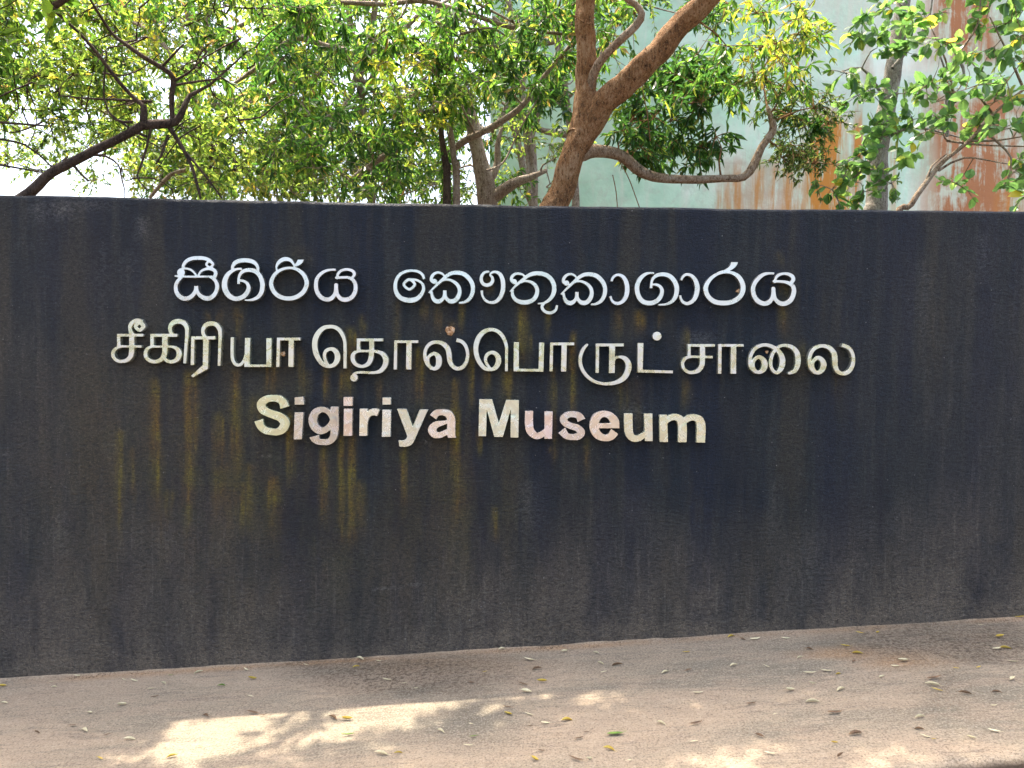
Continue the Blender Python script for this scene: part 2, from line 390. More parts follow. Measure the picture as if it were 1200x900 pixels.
for a in [(862, 430, 700, 40, .7), (1032, 520, 690, 16, .9), (1147, 660, 720, 18, .9), (42, 680, 790, 9, .8), (250, 640, 760, 14, .6), (322, 620, 690, 26, .6), (360, 540, 660, 34, .55), (470, 560, 680, 16, .5), (665, 560, 660, 26, .55), (640, 380, 470, 20, .4),
          (120, 250, 420, 60, .45), (700, 245, 300, 120, .5), (560, 245, 300, 120, .4), (152, 620, 760, 30, .4), (1000, 560, 660, 40, .5)]: streak(dark, *a, fade=.5, head=40)
for a in [(75, 232, 262, 30, .55), (100, 232, 250, 60, .35), (168, 250, 290, 16, .4), (45, 232, 270, 20, .4), (120, 280, 400, 10, .22), (118, 300, 360, 26, .18), (150, 290, 360, 24, .14), (820, 385, 440, 40, .30), (740, 470, 520, 30, .2), (1150, 270, 340, 14, .15), (1080, 300, 420, 30, .12), (905, 560, 660, 18, .15), (68, 600, 660, 20, .25), (945, 620, 720, 40, .14), (620, 560, 640, 30, .18), (1040, 600, 640, 60, .10)]: streak(pale, *a, fade=.6, head=8)
# scuffs and chips
def scuff(x0, y0, x1, y1, wd, s):
    dx, dy = x1 - x0, y1 - y0; t = np.clip(((px - x0) * dx + (py - y0) * dy) / (dx * dx + dy * dy), 0, 1)
    d = np.hypot(px - x0 - t * dx, py - y0 - t * dy)
    np.maximum(pale, s * np.clip(1.1 - d / (wd * .9), 0, 1) * (.55 + .45 * np.sin(px * 1.7)), out=pale)
scuff(437, 691, 497, 684, 2.0, .95); scuff(357, 715, 385, 714, 1.6, .9); scuff(306, 534, 330, 536, 1.6, .8); scuff(0, 532, 14, 532, 1.5, .6); scuff(500, 519, 504, 520, 2, 1); scuff(22, 462, 24, 462, 2, 1); scuff(940, 361, 941, 362, 2, .8); scuff(453, 257, 454, 257, 1.6, 1)
# earth splashed up from the ground, thickest at the foot
hgt = (foot - py) / (foot - top)
wv = 0.10 * fbm(V[:, 0] * 1.4, V[:, 2] * .4, 2.2, 77)
dust = np.clip(1.0 - (hgt + wv) / 0.34, 0, 1) ** 1.15 * .78 + .9 * np.clip(1 - (hgt + .2 * wv) / .045, 0, 1) * .6
dust = dust + .20 * blob(px, py, 40, 560, 160, 320, .8) + .16 * blob(px, py, 1160, 520, 120, 260, .8) + .5 * blob(px, py, 1130, 725, 45, 14, .8)
dust = np.clip(dust, 0, 1)
me = mesh_np("sign_wall", V, F)
set_col(me, "stain", np.stack([och, dust, dark, pale], -1))
tag(link("sign_wall", me, MW), "long black plastered wall streaked with ochre stains, carrying the metal lettering", "wall")

# ------------------------------------------------------------------ lettering: strokes -> one outline -> one raised solid per letter
S_ = 110 / 1200.0
def spline(pts, closed=False, step=5.0):
    P = np.array([p[:3] for p in pts], float); n = len(P); out = []
    if n == 2:
        m_ = max(2, int(np.hypot(*(P[1] - P[0])[:2]) / step)); return np.array([P[0] + (P[1] - P[0]) * t for t in np.linspace(0, 1, m_)])
    rng_ = range(n) if closed else range(n - 1)
    for i in rng_:
        p1, p2 = P[i], P[(i + 1) % n]
        p0 = P[(i - 1) % n] if (closed or i > 0) else 2 * p1 - p2
        p3 = P[(i + 2) % n] if (closed or i + 2 < n) else 2 * p2 - p1
        # centripetal Catmull-Rom on x, y; plain on the width
        d = [max(np.hypot(*(b - a)[:2]) ** 0.5, 1e-3) for a, b in ((p0, p1), (p1, p2), (p2, p3))]
        t0, t1 = 0.0, d[0]; t2 = t1 + d[1]; t3 = t2 + d[2]
        m_ = max(2, int(np.hypot(*(p2 - p1)[:2]) / step))
        for t in np.linspace(t1, t2, m_, endpoint=False):
            A1 = (t1 - t) / (t1 - t0) * p0 + (t - t0) / (t1 - t0) * p1
            A2 = (t2 - t) / (t2 - t1) * p1 + (t - t1) / (t2 - t1) * p2
            A3 = (t3 - t) / (t3 - t2) * p2 + (t - t2) / (t3 - t2) * p3
            B1 = (t2 - t) / (t2 - t0) * A1 + (t - t0) / (t2 - t0) * A2
            B2 = (t3 - t) / (t3 - t1) * A2 + (t - t1) / (t3 - t1) * A3
            out.append((t2 - t) / (t2 - t1) * B1 + (t - t1) / (t2 - t1) * B2)
    if not closed: out.append(P[-1])
    return np.array(out)
def sd_stroke(gx, gy, pts, closed, b0, b1):
    Q = spline(pts, closed)
    if closed: Q = np.vstack([Q, Q[:1]])
    seg = np.hypot(*(Q[1:, :2] - Q[:-1, :2]).T); L = np.concatenate([[0], np.cumsum(seg)])
    d = np.full(gx.shape, 1e3)
    def unit(a, b):
        v_ = b[:2] - a[:2]; return v_ / max(np.hypot(*v_), 1e-6)
    k0 = min(2, len(Q) - 1)
    u0 = unit(Q[k0], Q[0]); u1 = unit(Q[-1 - k0], Q[-1])
    c0 = (gx - Q[0, 0]) * u0[0] + (gy - Q[0, 1]) * u0[1]; c1 = (gx - Q[-1, 0]) * u1[0] + (gy - Q[-1, 1]) * u1[1]
    for i in range(len(Q) - 1):
        a, b = Q[i], Q[i + 1]; dx, dy = b[0] - a[0], b[1] - a[1]; q = dx * dx + dy * dy
        if q < 1e-9: continue
        t = np.clip(((gx - a[0]) * dx + (gy - a[1]) * dy) / q, 0, 1)
        e = np.hypot(gx - a[0] - t * dx, gy - a[1] - t * dy) - 0.5 * (a[2] + t * (b[2] - a[2]))
        if b0 and L[i] < Q[0, 2] * 0.75: e = np.maximum(e, c0)
        if b1 and L[-1] - L[i + 1] < Q[-1, 2] * 0.75: e = np.maximum(e, c1)
        d = np.minimum(d, e)
    return d
def sd_poly(gx, gy, pts):
    P = np.array([p[:2] for p in pts], float); d = np.full(gx.shape, 1e3); ins = np.zeros(gx.shape, bool)
    for i in range(len(P)):
        a, b = P[i], P[(i + 1) % len(P)]; dx, dy = b - a; q = dx * dx + dy * dy
        t = np.clip(((gx - a[0]) * dx + (gy - a[1]) * dy) / q, 0, 1)
        d = np.minimum(d, np.hypot(gx - a[0] - t * dx, gy - a[1] - t * dy))
        if dy != 0:
            cr = (a[1] > gy) != (b[1] > gy)
            ins ^= cr & (gx < (gy - a[1]) / dy * dx + a[0])
    return np.where(ins, -d, d)
def field(strokes, gx, gy):
    d = np.full(gx.shape, 1e3)
    for s in strokes:
        k_ = s[0]
        if k_ == 'P': e = sd_poly(gx, gy, s[1])
        elif k_ == 'D': e = np.hypot(gx - s[1], gy - s[2]) - s[3]
        elif k_ == 'R': x0, y0, x1, y1 = s[1:]; e = np.maximum(np.maximum(x0 - gx, gx - x1), np.maximum(y0 - gy, gy - y1))
        else: e = sd_stroke(gx, gy, s[1], 'c' in k_[1:], '[' in k_, ']' in k_)
        d = np.minimum(d, e)
    return d
def bounds(strokes):
    xs_, ys_ = [], []
    for s in strokes:
        if s[0] == 'P': P = [(p[0], p[1], 0) for p in s[1]]
        elif s[0] == 'D': P = [(s[1], s[2], 2 * s[3])]
        elif s[0] == 'R': P = [(s[1], s[2], 0), (s[3], s[4], 0)]
        else: P = s[1]
        for p in P: xs_ += [p[0] - p[2] * .6, p[0] + p[2] * .6]; ys_ += [p[1] - p[2] * .6, p[1] + p[2] * .6]
    return min(xs_) - 14, min(ys_) - 14, max(xs_) + 14, max(ys_) + 14
def contours(d, x0, y0, h):
    n, k = d.shape; s = d < 0; segs = {}
    mixed = (s[:-1, :-1].astype(int) + s[:-1, 1:] + s[1:, 1:] + s[1:, :-1])
    pts = {}
    def ed(i, j, o):                                   # o=0: (i,j)-(i,j+1); o=1: (i,j)-(i+1,j)
        key = (i, j, o)
        if key not in pts:
            a = d[i, j]; b = d[i, j + 1] if o == 0 else d[i + 1, j]; t = a / (a - b)
            pts[key] = (x0 + h * (j + (t if o == 0 else 0)), y0 + h * (i + (0 if o == 0 else t)))
        return key
    nxt = {}
    for i, j in zip(*np.nonzero((mixed > 0) & (mixed < 4))):
        a, b, c, e = s[i, j], s[i, j + 1], s[i + 1, j + 1], s[i + 1, j]
        es = []
        for (p, q, kk) in ((a, b, (i, j, 0)), (b, c, (i, j + 1, 1)), (c, e, (i + 1, j, 0)), (e, a, (i, j, 1))):
            if p != q: es.append((p, ed(*kk)))
        # walk with the inside on one side: enter on in->out, leave on out->in
        outs = [kk for p, kk in es if p]; ins_ = [kk for p, kk in es if not p]
        if len(outs) == 1: nxt[outs[0]] = ins_[0]
        else:
            order = [kk for _, kk in es]; flag = [p for p, _ in es]
            for q in range(4):
                if flag[q]: nxt[order[q]] = order[(q + 1) % 4]
    loops = []
    while nxt:
        st, cur = next(iter(nxt.items())); loop = [pts[st]]; del nxt[st]
        while cur != st and cur in nxt:
            loop.append(pts[cur]); nn = nxt[cur]; del nxt[cur]; cur = nn
        if len(loop) > 8: loops.append(np.array(loop))
    return loops
def thin(L, tol):
    keep = [L[0]]; i = 0; n = len(L)
    while i < n - 1:
        j = min(i + 2, n - 1)
        while j < n - 1 and j - i < 14:
            a, b = L[i], L[j + 1]; v_ = b - a; q = np.hypot(*v_)
            m_ = L[i + 1:j + 1] - a
            if q > 0 and np.max(np.abs(m_[:, 0] * v_[1] - m_[:, 1] * v_[0])) / q > tol: break
            j += 1
        keep.append(L[j]); i = j
    K = np.array(keep)
    return K[:-1] if np.hypot(*(K[0] - K[-1])) < 1e-6 else K
DEPTH, BEV = 0.036, 0.0012
FACE_Y = WALL_Y - DEPTH + 0.004
def solid(name, strokes, ox, oy, centre):
    x0, y0, x1, y1 = bounds(strokes); h = 2.7
    gx, gy = np.meshgrid(np.arange(x0, x1, h), np.arange(y0, y1, h))
    cu = bpy.data.curves.new(name, 'CURVE'); cu.dimensions = '2D'; cu.fill_mode = 'BOTH'
    cu.extrude = DEPTH / 2 - BEV; cu.bevel_depth = BEV; cu.bevel_resolution = 0; cu.offset = -BEV
    for L in contours(field(strokes, gx, gy), x0, y0, h):
        L = thin(L, 0.45)
        W = np.array([at(ox + p[0] * S_, oy + p[1] * S_, FACE_Y) for p in L]) - centre
        sp = cu.splines.new('POLY'); sp.points.add(len(W) - 1)
        sp.points.foreach_set("co", np.stack([W[:, 0], W[:, 2], 0 * W[:, 0], 0 * W[:, 0] + 1], -1).astype(np.float32).ravel())
        sp.use_cyclic_u = True
    tmp = bpy.data.objects.new(name, cu); COL.objects.link(tmp)
    dg = bpy.context.evaluated_depsgraph_get(); dg.update()
    me = bpy.data.meshes.new_from_object(tmp.evaluated_get(dg)); me.name = name
    bpy.data.objects.remove(tmp); bpy.data.curves.remove(cu)
    me.transform(Matrix(((1, 0, 0, 0), (0, 0, -1, -(DEPTH / 2 - 0.004)), (0, 1, 0, 0), (0, 0, 0, 1))))
    return me
TINT = {'S': (.80, .84, .52), 'g': (.52, .51, .45), 'a': (.86, .70, .62), 's': (.70, .64, .62)}
def letter(label, group, mat, ox, oy, strokes, dot=None, main_name="stem", tint=None):
    if tint is None:
        tint = {TOP_: (.80, .81, .75), MID_: (.80, .81, .66), LOW_: (.88, .88, .76)}[group]
    tint = (*(c * random.uniform(.93, 1.05) for c in tint), 1)  # yellow and pink in the letter tints stand in for reflections
    x0, y0, x1, y1 = bounds(strokes)
    c = at(ox + (x0 + x1) / 2 * S_, oy + y1 * S_, FACE_Y); c[1] = WALL_Y
    me = solid("metal_letter", strokes, ox, oy, c)
    if dot is None:
        o = link("metal_letter", me, mat, loc=tuple(c)); o.color = tint; return tag(o, label, "letter", group)
    t = thing("metal_letter", label, "letter", tuple(c), group)
    link(main_name, me, mat, t).color = tint
    link("dot", solid("dot", dot, ox, oy, c), mat, t).color = tuple(min(1, q * 1.08) for q in tint)
    return t

TOP_, MID_, LOW_ = "Sinhala letters of the top line", "Tamil letters of the middle line", "English letters of the bottom line"
# --- top line, Sinhala
letter("silver Sinhala letter with double loops and a small ring, first on the top line", TOP_, SILVER, 200, 295, [
    ('S', [(155, 225, 38), (163, 168, 40), (205, 115, 46), (270, 86, 48), (340, 79, 50), (420, 82, 48), (485, 105, 46), (525, 140, 36)]),
    ('Sc', [(497, 118, 30), (540, 160, 32), (497, 200, 30), (455, 160, 30)]),
    ('D', 130, 265, 50), ('S', [(60, 310, 24), (120, 308, 26)]),
    ('S', [(120, 228, 30), (180, 214, 28), (245, 226, 28), (295, 262, 28), (326, 305, 26)]),
    ('S', [(350, 305, 24), (385, 250, 28), (440, 222, 34), (500, 215, 42), (560, 240, 46), (574, 275, 46), (562, 318, 46)]),
    ('S', [(90, 318, 26), (300, 318, 28), (520, 318, 28), (565, 322, 34)]),
    ('S]', [(130, 330, 40), (82, 385, 46), (62, 455, 48), (85, 540, 54), (155, 595, 58), (230, 591, 56), (290, 545, 52), (317, 490, 46), (325, 438, 52)]),
    ('S[', [(325, 438, 52), (335, 500, 44), (365, 550, 50), (430, 592, 58), (500, 592, 60), (560, 545, 54), (592, 460, 50), (580, 390, 46), (545, 345, 40), (500, 322, 28)])])
letter("silver Sinhala letter with a spiral bowl and capped top, second on the top line", TOP_, SILVER, 200, 295, [
    ('S', [(792, 232, 40), (790, 190, 40), (820, 142, 52), (880, 115, 54), (950, 109, 56), (1030, 120, 54), (1088, 155, 46), (1112, 200, 38), (1116, 238, 34)]),
    ('S[', [(908, 218, 26), (850, 221, 30), (790, 242, 44), (730, 290, 56), (695, 360, 68), (686, 430, 70), (702, 500, 70), (745, 562, 66), (810, 598, 60), (870, 598, 60), (930, 570, 58), (975, 520, 56), (995, 460, 52), (980, 410, 42), (940, 378, 36), (895, 368, 32), (868, 378, 24)]),
    ('S[]', [(868, 412, 36), (868, 350, 34), (885, 290, 38), (925, 250, 46), (1000, 232, 52), (1080, 250, 56), (1140, 310, 56), (1168, 390, 58), (1172, 450, 60), (1158, 520, 58), (1120, 575, 50), (1060, 608, 38), (1000, 619, 26), (945, 618, 20)])])
letter("silver ring Sinhala letter with arc and pointed flag, third on the top line", TOP_, SILVER, 310, 295, [
    ('Sc', [(320, 206, 34), (215, 228, 38), (130, 290, 48), (83, 400, 54), (115, 505, 56), (195, 575, 56), (310, 598, 56), (420, 572, 58), (505, 500, 58), (538, 400, 56), (500, 295, 54), (420, 228, 44)]),
    ('S', [(153, 235, 20), (152, 185, 28), (180, 135, 44), (230, 100, 52), (285, 92, 52), (335, 112, 42), (365, 150, 30), (380, 190, 22)]),
    ('P', [(425, 100), (503, 100), (490, 132), (465, 160), (430, 180), (390, 190), (365, 178), (390, 155), (410, 130)])])
YA = lambda dx, dy: None
letter("silver Sinhala letter with two bottom lobes and a hooked right arm, ending the first word", TOP_, SILVER, 310, 295, [
    ('S[', [(908, 230, 28), (850, 230, 30), (780, 245, 38), (710, 290, 46), (668, 350, 50), (656, 430, 52), (670, 510, 54), (720, 580, 56), (790, 610, 56), (850, 598, 56), (892, 550, 50), (908, 500, 46), (914, 425, 50)]),
    ('S[', [(914, 425, 50), (920, 500, 44), (935, 555, 48), (980, 602, 56), (1040, 613, 58), (1110, 585, 56), (1150, 530, 56), (1165, 460, 52), (1150, 390, 48), (1110, 345, 44), (1060, 328, 36), (1000, 328, 34), (915, 332, 34)]),
    ('S', [(930, 335, 36), (935, 290, 36), (965, 250, 36), (1020, 228, 34), (1080, 228, 36), (1130, 250, 40), (1148, 285, 42), (1135, 315, 36), (1110, 335, 30)])])
letter("white Sinhala vowel sign coiled like a snail, opening the second word of the top line", TOP_, SILVER, 455, 305, [
    ('S[', [(458, 240, 30), (440, 190, 36), (395, 150, 36), (320, 132, 34), (230, 140, 36), (150, 180, 42), (103, 250, 44), (88, 330, 48), (102, 410, 56), (150, 475, 60), (230, 508, 64), (290, 512, 66), (360, 495, 60), (420, 440, 52), (450, 370, 42), (440, 310, 36), (400, 270, 32), (340, 248, 30), (270, 245, 30)]),
    ('Sc', [(268, 245, 36), (338, 308, 36), (268, 370, 34), (198, 308, 36)])])
def KA(label, ox, oy, d):
    x, y = d
    T = lambda L: [(a + x, b + y, c) for a, b, c in L]
    letter(label, TOP_, SILVER, ox, oy, [
        ('D', 590 + x, 270 + y, 34),
        ('S', T([(585, 285, 40), (550, 255, 40), (556, 210, 42), (590, 170, 36), (640, 155, 32), (690, 172, 28), (722, 208, 24)])),
        ('S]', T([(535, 398, 22), (620, 315, 34), (700, 240, 40), (760, 190, 46), (820, 162, 50), (890, 158, 54), (970, 178, 58), (1035, 235, 58), (1073, 300, 56), (1083, 370, 54), (1068, 440, 52), (1030, 500, 46), (970, 536, 34), (900, 545, 22)])),
        ('S]', T([(690, 262, 24), (730, 247, 28), (790, 252, 34), (850, 282, 42), (898, 335, 48), (912, 400, 50), (893, 465, 56), (850, 515, 58), (800, 525, 58), (757, 505, 50), (730, 460, 40), (722, 385, 44)])),
        ('S[', T([(722, 385, 44), (712, 455, 36), (690, 500, 48), (640, 527, 58), (592, 510, 54), (563, 465, 42), (553, 415, 34)])),
        ('P', T([(508, 412, 0), (540, 380, 0), (572, 402, 0), (552, 432, 0), (530, 424, 0)]))])
KA("white Sinhala letter with a hook and two lobes, just right of the coiled sign", 455, 305, (0, 0))
letter("white open-curled Sinhala vowel sign above an ochre stain on the top line", TOP_, SILVER, 555, 305, [
    ('S[', [(190, 145, 28), (140, 155, 36), (106, 195, 40), (98, 250, 44), (120, 298, 46), (170, 318, 46), (220, 300, 46), (243, 260, 44), (236, 215, 36), (213, 190, 28), (212, 178, 24), (232, 158, 30), (280, 148, 36), (335, 175, 48), (368, 240, 56), (378, 320, 58), (370, 400, 58), (335, 480, 52), (280, 530, 46), (220, 540, 38), (150, 510, 34), (112, 450, 30), (104, 385, 34)][::-1])])
letter("white Sinhala letter with a hanging tail hook under the top line", TOP_, SILVER, 555, 305, [
    ('D', 520, 272, 34), ('S', [(515, 285, 44), (485, 255, 40), (491, 210, 42), (530, 175, 36), (580, 170, 32), (630, 185, 28), (660, 215, 24)]),
    ('S]', [(478, 388, 20), (555, 310, 34), (640, 240, 40), (700, 195, 48), (770, 170, 54), (850, 168, 56), (930, 190, 58), (990, 240, 58), (1025, 310, 58), (1030, 390, 58), (1005, 460, 52), (950, 520, 40), (890, 548, 26), (820, 555, 20)]),
    ('S', [(610, 285, 20), (650, 266, 26), (720, 273, 36), (780, 310, 48), (812, 370, 52), (805, 440, 54), (760, 505, 56), (690, 535, 60), (610, 535, 58), (540, 505, 50), (500, 450, 44), (495, 385, 36)]),
    ('P', [(455, 398), (485, 370), (520, 385), (500, 408)]),
    ('S]', [(908, 545, 28), (875, 590, 40), (890, 635, 40), (940, 668, 40), (1000, 668, 42), (1050, 635, 36), (1068, 575, 30)])])
KA("white Sinhala letter with a hook and two lobes, just right of the tailed letter", 650, 300, (-437, 75))
letter("white crescent Sinhala vowel sign right of the hooked two-lobed letter, mid top line", TOP_, SILVER, 650, 300, [
    ('S[]', [(728, 324, 30), (740, 285, 34), (775, 250, 34), (820, 240, 36), (870, 262, 46), (910, 320, 56), (928, 410, 60), (918, 500, 58), (880, 570, 50), (820, 605, 44), (770, 600, 40), (730, 565, 32), (714, 512, 30)])])
letter("white Sinhala letter with a split spiral bowl and plain top, mid top line", TOP_, SILVER, 740, 300, [
    ('S[', [(290, 218, 22), (240, 216, 26), (180, 232, 40), (115, 287, 54), (79, 360, 58), (72, 430, 60), (90, 510, 62), (135, 573, 62), (210, 602, 60), (290, 592, 60), (350, 550, 56), (385, 490, 52), (390, 430, 48), (360, 385, 40), (310, 364, 32), (268, 364, 22)]),
    ('S[]', [(252, 412, 36), (255, 350, 32), (275, 290, 38), (320, 250, 46), (400, 233, 52), (480, 252, 58), (543, 310, 60), (578, 390, 62), (580, 450, 60), (563, 520, 56), (520, 580, 44), (450, 615, 32), (345, 625, 20)])])
letter("yellow-tinged crescent Sinhala vowel sign left of the large ring letter", TOP_, SILVER, 740, 300, [
    ('S[]', [(638, 310, 26), (655, 270, 34), (690, 240, 36), (740, 238, 38), (790, 270, 48), (830, 340, 60), (842, 410, 64), (828, 500, 60), (790, 570, 52), (720, 608, 44), (670, 595, 40), (635, 555, 34), (624, 502, 28)])])
letter("large silver ring Sinhala letter with a flag on top and an orange mark inside", TOP_, SILVER, 820, 300, [
    ('Sc', [(330, 206, 34), (240, 225, 36), (150, 282, 46), (92, 360, 56), (77, 430, 60), (110, 518, 60), (190, 583, 62), (310, 602, 62), (430, 580, 62), (515, 520, 62), (555, 430, 64), (543, 340, 62), (490, 257, 56), (410, 213, 42)]),
    ('P', [(405, 78), (490, 78), (480, 110), (455, 145), (415, 175), (370, 192), (300, 202), (240, 222), (215, 222), (250, 195), (330, 172), (382, 130)])])
letter("silver Sinhala letter with two bottom lobes and a hooked arm, last on the top line", TOP_, SILVER, 840, 300, [
    ('S[', [(735, 222, 26), (670, 221, 32), (600, 236, 44), (530, 290, 52), (480, 360, 54), (464, 430, 56), (480, 510, 60), (530, 578, 62), (610, 609, 60), (670, 590, 58), (708, 540, 50), (720, 490, 46), (725, 418, 52)]),
    ('S[', [(725, 418, 52), (735, 500, 46), (755, 560, 50), (810, 604, 60), (870, 609, 60), (940, 570, 62), (978, 500, 60), (988, 440, 58), (970, 380, 54), (920, 345, 46), (850, 328, 36), (730, 322, 34)]),
    ('S', [(745, 330, 34), (755, 285, 34), (790, 245, 38), (850, 225, 34), (920, 232, 42), (968, 262, 50), (980, 300, 50), (960, 335, 44)])])
# --- middle line, Tamil
letter("yellowish Tamil letter with curl and ring on top, first on middle line", MID_, YELLOW_REFL, 125, 368, [
    ('R', 130, 252, 465, 288), ('R', 130, 252, 172, 410),
    ('S[]', [(440, 415, 32), (300, 415, 30), (170, 418, 32), (105, 448, 40), (76, 500, 44), (88, 558, 42), (140, 600, 40), (200, 606, 44), (260, 588, 52), (303, 545, 60), (316, 480, 66), (318, 400, 66), (318, 258, 66)]),
    ('S', [(318, 262, 60), (297, 200, 44), (300, 145, 50), (335, 100, 50), (390, 78, 46), (440, 92, 46)]),
    ('Sc', [(415, 108, 52), (468, 158, 52), (415, 206, 42), (366, 158, 44)])])
letter("yellowish Tamil letter with two bottom loops under a tall hook, second on the middle line", MID_, YELLOW_REFL, 125, 368, [
    ('R', 555, 252, 900, 292), ('R', 555, 252, 600, 412),
    ('S[', [(742, 258, 70), (742, 400, 70), (738, 500, 66), (708, 568, 58), (640, 606, 50), (570, 605, 46), (512, 567, 46), (493, 510, 48), (515, 447, 42), (570, 418, 32), (660, 417, 28), (780, 416, 28), (850, 422, 36), (905, 455, 54), (924, 515, 66), (900, 578, 60), (830, 611, 46), (770, 600, 42), (735, 570, 36)]),
    ('S]', [(840, 275, 38), (812, 220, 44), (810, 165, 52), (845, 112, 60), (915, 92, 62), (980, 112, 60), (1020, 170, 54), (1023, 250, 44), (1012, 400, 40), (995, 632, 36)])])
letter("yellowish Tamil letter with slanted foot and tall hooked top, third on middle line", MID_, YELLOW_REFL, 215, 370, [
    ('P', [(97, 262), (140, 262), (132, 632), (90, 632)]), ('R', 97, 262, 403, 304),
    ('P', [(250, 290), (322, 290), (312, 680), (120, 790), (95, 768), (245, 630)]),
    ('S]', [(288, 300, 52), (250, 230, 44), (250, 170, 48), (285, 118, 56), (355, 98, 58), (418, 115, 56), (460, 175, 54), (467, 240, 46), (462, 400, 40), (453, 642, 36)])])
letter("yellowish Tamil letter like a joined u and square cup, fourth on the middle line", MID_, YELLOW_REFL, 265, 375, [
    ('S[', [(78, 220, 42), (75, 400, 42), (80, 500, 42), (110, 560, 40), (150, 578, 40), (190, 565, 40), (225, 520, 36), (246, 450, 32)]),
    ('P', [(240, 228), (308, 228), (298, 568), (512, 568), (512, 230), (580, 230), (576, 602), (230, 602)])])
def AA(label, ox, oy, bar, lv, rv):
    letter(label, MID_, YELLOW_REFL, ox, oy, [('R', *bar), ('P', lv), ('P', rv)])
AA("grey and yellow two-legged Tamil sign with a rust spot between its legs", 265, 375, (648, 225, 950, 262), [(648, 225), (690, 225), (680, 602), (638, 602)], [(798, 240), (866, 240), (860, 602), (793, 602)])
letter("tall grey Tamil arch with an inner coil, beginning the second Tamil word", MID_, SILVER, 360, 375, [
    ('S[', [(482, 620, 42), (483, 400, 42), (478, 270, 44), (455, 200, 50), (410, 130, 52), (350, 92, 50), (290, 84, 48), (210, 102, 56), (140, 167, 66), (102, 250, 70), (95, 330, 70), (110, 420, 68), (150, 508, 60), (204, 568, 54), (270, 593, 46), (340, 573, 56), (383, 510, 70), (383, 440, 70), (350, 388, 60), (300, 370, 46), (240, 395, 46), (219, 450, 44), (230, 510, 40), (262, 570, 34)])])
letter("cream Tamil letter whose tail runs back left to a round bulb", MID_, YELLOW_REFL, 360, 375, [
    ('R', 632, 235, 970, 272), ('R', 632, 235, 678, 402),
    ('S[', [(822, 262, 64), (822, 400, 64), (813, 490, 64), (780, 558, 56), (710, 592, 40), (640, 580, 44), (592, 530, 54), (580, 470, 54), (600, 422, 44), (650, 400, 34), (780, 398, 34), (880, 402, 38), (960, 432, 56), (1003, 500, 70), (993, 580, 66), (940, 648, 54), (870, 672, 38), (700, 670, 34), (630, 674, 34), (597, 700, 46)]), ('D', 597, 738, 49)])
AA("cream two-legged Tamil sign right of the letter with the bulb tail", 450, 375, (130, 260, 438, 295), [(130, 260), (170, 260), (165, 634), (122, 634)], [(285, 280), (353, 280), (350, 634), (280, 634)])
letter("cream wavy Tamil letter under the bare rusty fixing hole, its dot missing", MID_, YELLOW_REFL, 450, 375, [
    ('Sc', [(640, 428, 46), (572, 470, 40), (559, 525, 40), (580, 588, 40), (640, 624, 46), (690, 590, 66), (702, 525, 78), (690, 465, 66)]),
    ('S]', [(600, 618, 40), (547, 560, 40), (523, 490, 42), (521, 420, 42), (545, 350, 44), (600, 297, 46), (680, 281, 46), (757, 305, 58), (813, 365, 66), (832, 440, 66), (840, 520, 62), (872, 585, 54), (930, 622, 50), (1000, 605, 50), (1048, 545, 48), (1069, 460, 44), (1060, 380, 44), (1030, 312, 46), (985, 272, 48), (925, 255, 50)])])
letter("tall cream Tamil arch with an inner coil, right of the dotless wavy letter", MID_, YELLOW_REFL, 550, 380, [
    ('S[', [(474, 602, 38), (475, 400, 38), (475, 290, 42), (450, 200, 48), (408, 130, 50), (350, 84, 48), (280, 67, 46), (200, 87, 56), (132, 150, 64), (92, 240, 66), (83, 320, 62), (96, 410, 60), (132, 490, 56), (192, 560, 50), (260, 580, 42), (330, 558, 58), (370, 490, 70), (370, 430, 68), (340, 382, 56), (285, 360, 46), (230, 387, 46), (206, 440, 42), (220, 500, 38), (260, 555, 28)])])
letter("cream open square cup Tamil letter, near the middle of the middle line", MID_, YELLOW_REFL, 550, 380, [
    ('P', [(568, 228), (635, 228), (635, 568), (885, 570), (892, 232), (958, 232), (948, 608), (565, 602)])])
AA("pale two-legged Tamil sign right of the square cup letter", 640, 380, (52, 232, 360, 270), [(52, 232), (92, 232), (84, 604), (42, 604)], [(197, 250), (266, 250), (258, 606), (190, 606)])
letter("yellowish Tamil letter ringed by a large sweeping curve below", MID_, YELLOW_REFL, 640, 380, [
    ('R', 635, 245, 995, 284), ('P', [(635, 245), (680, 245), (675, 622), (633, 622)]), ('P', [(808, 270), (884, 270), (878, 624), (803, 624)]),
    ('S', [(868, 475, 22), (888, 432, 30), (945, 418, 36), (1010, 440, 60), (1053, 510, 76), (1048, 590, 76), (1000, 680, 70), (920, 735, 54), (820, 760, 44), (700, 756, 40), (600, 722, 42), (512, 650, 44), (455, 560, 46), (436, 480, 46), (445, 390, 46), (480, 312, 44), (524, 262, 30)])])
letter("yellowish L-shaped Tamil letter with a round dot above it", MID_, YELLOW_REFL, 730, 380, [
    ('P', [(188, 238), (264, 238), (255, 580), (640, 592), (640, 628), (188, 618)])], dot=[('D', 437, 152, 57)])
letter("pale Tamil letter with a single bottom loop, right of the dotted L shape", MID_, YELLOW_REFL, 730, 380, [
    ('R', 828, 252, 1178, 288), ('R', 828, 252, 868, 404),
    ('S[]', [(1150, 420, 34), (1000, 418, 32), (850, 418, 34), (792, 442, 44), (763, 500, 42), (785, 573, 42), (840, 612, 42), (900, 615, 46), (968, 590, 56), (1009, 530, 64), (1017, 460, 68), (1018, 262, 68)])])
AA("yellowish two-legged Tamil sign near the right end, left of the triple coil", 790, 385, (565, 198, 890, 234), [(565, 198), (610, 198), (605, 580), (560, 580)], [(726, 215), (797, 215), (794, 580), (722, 580)])
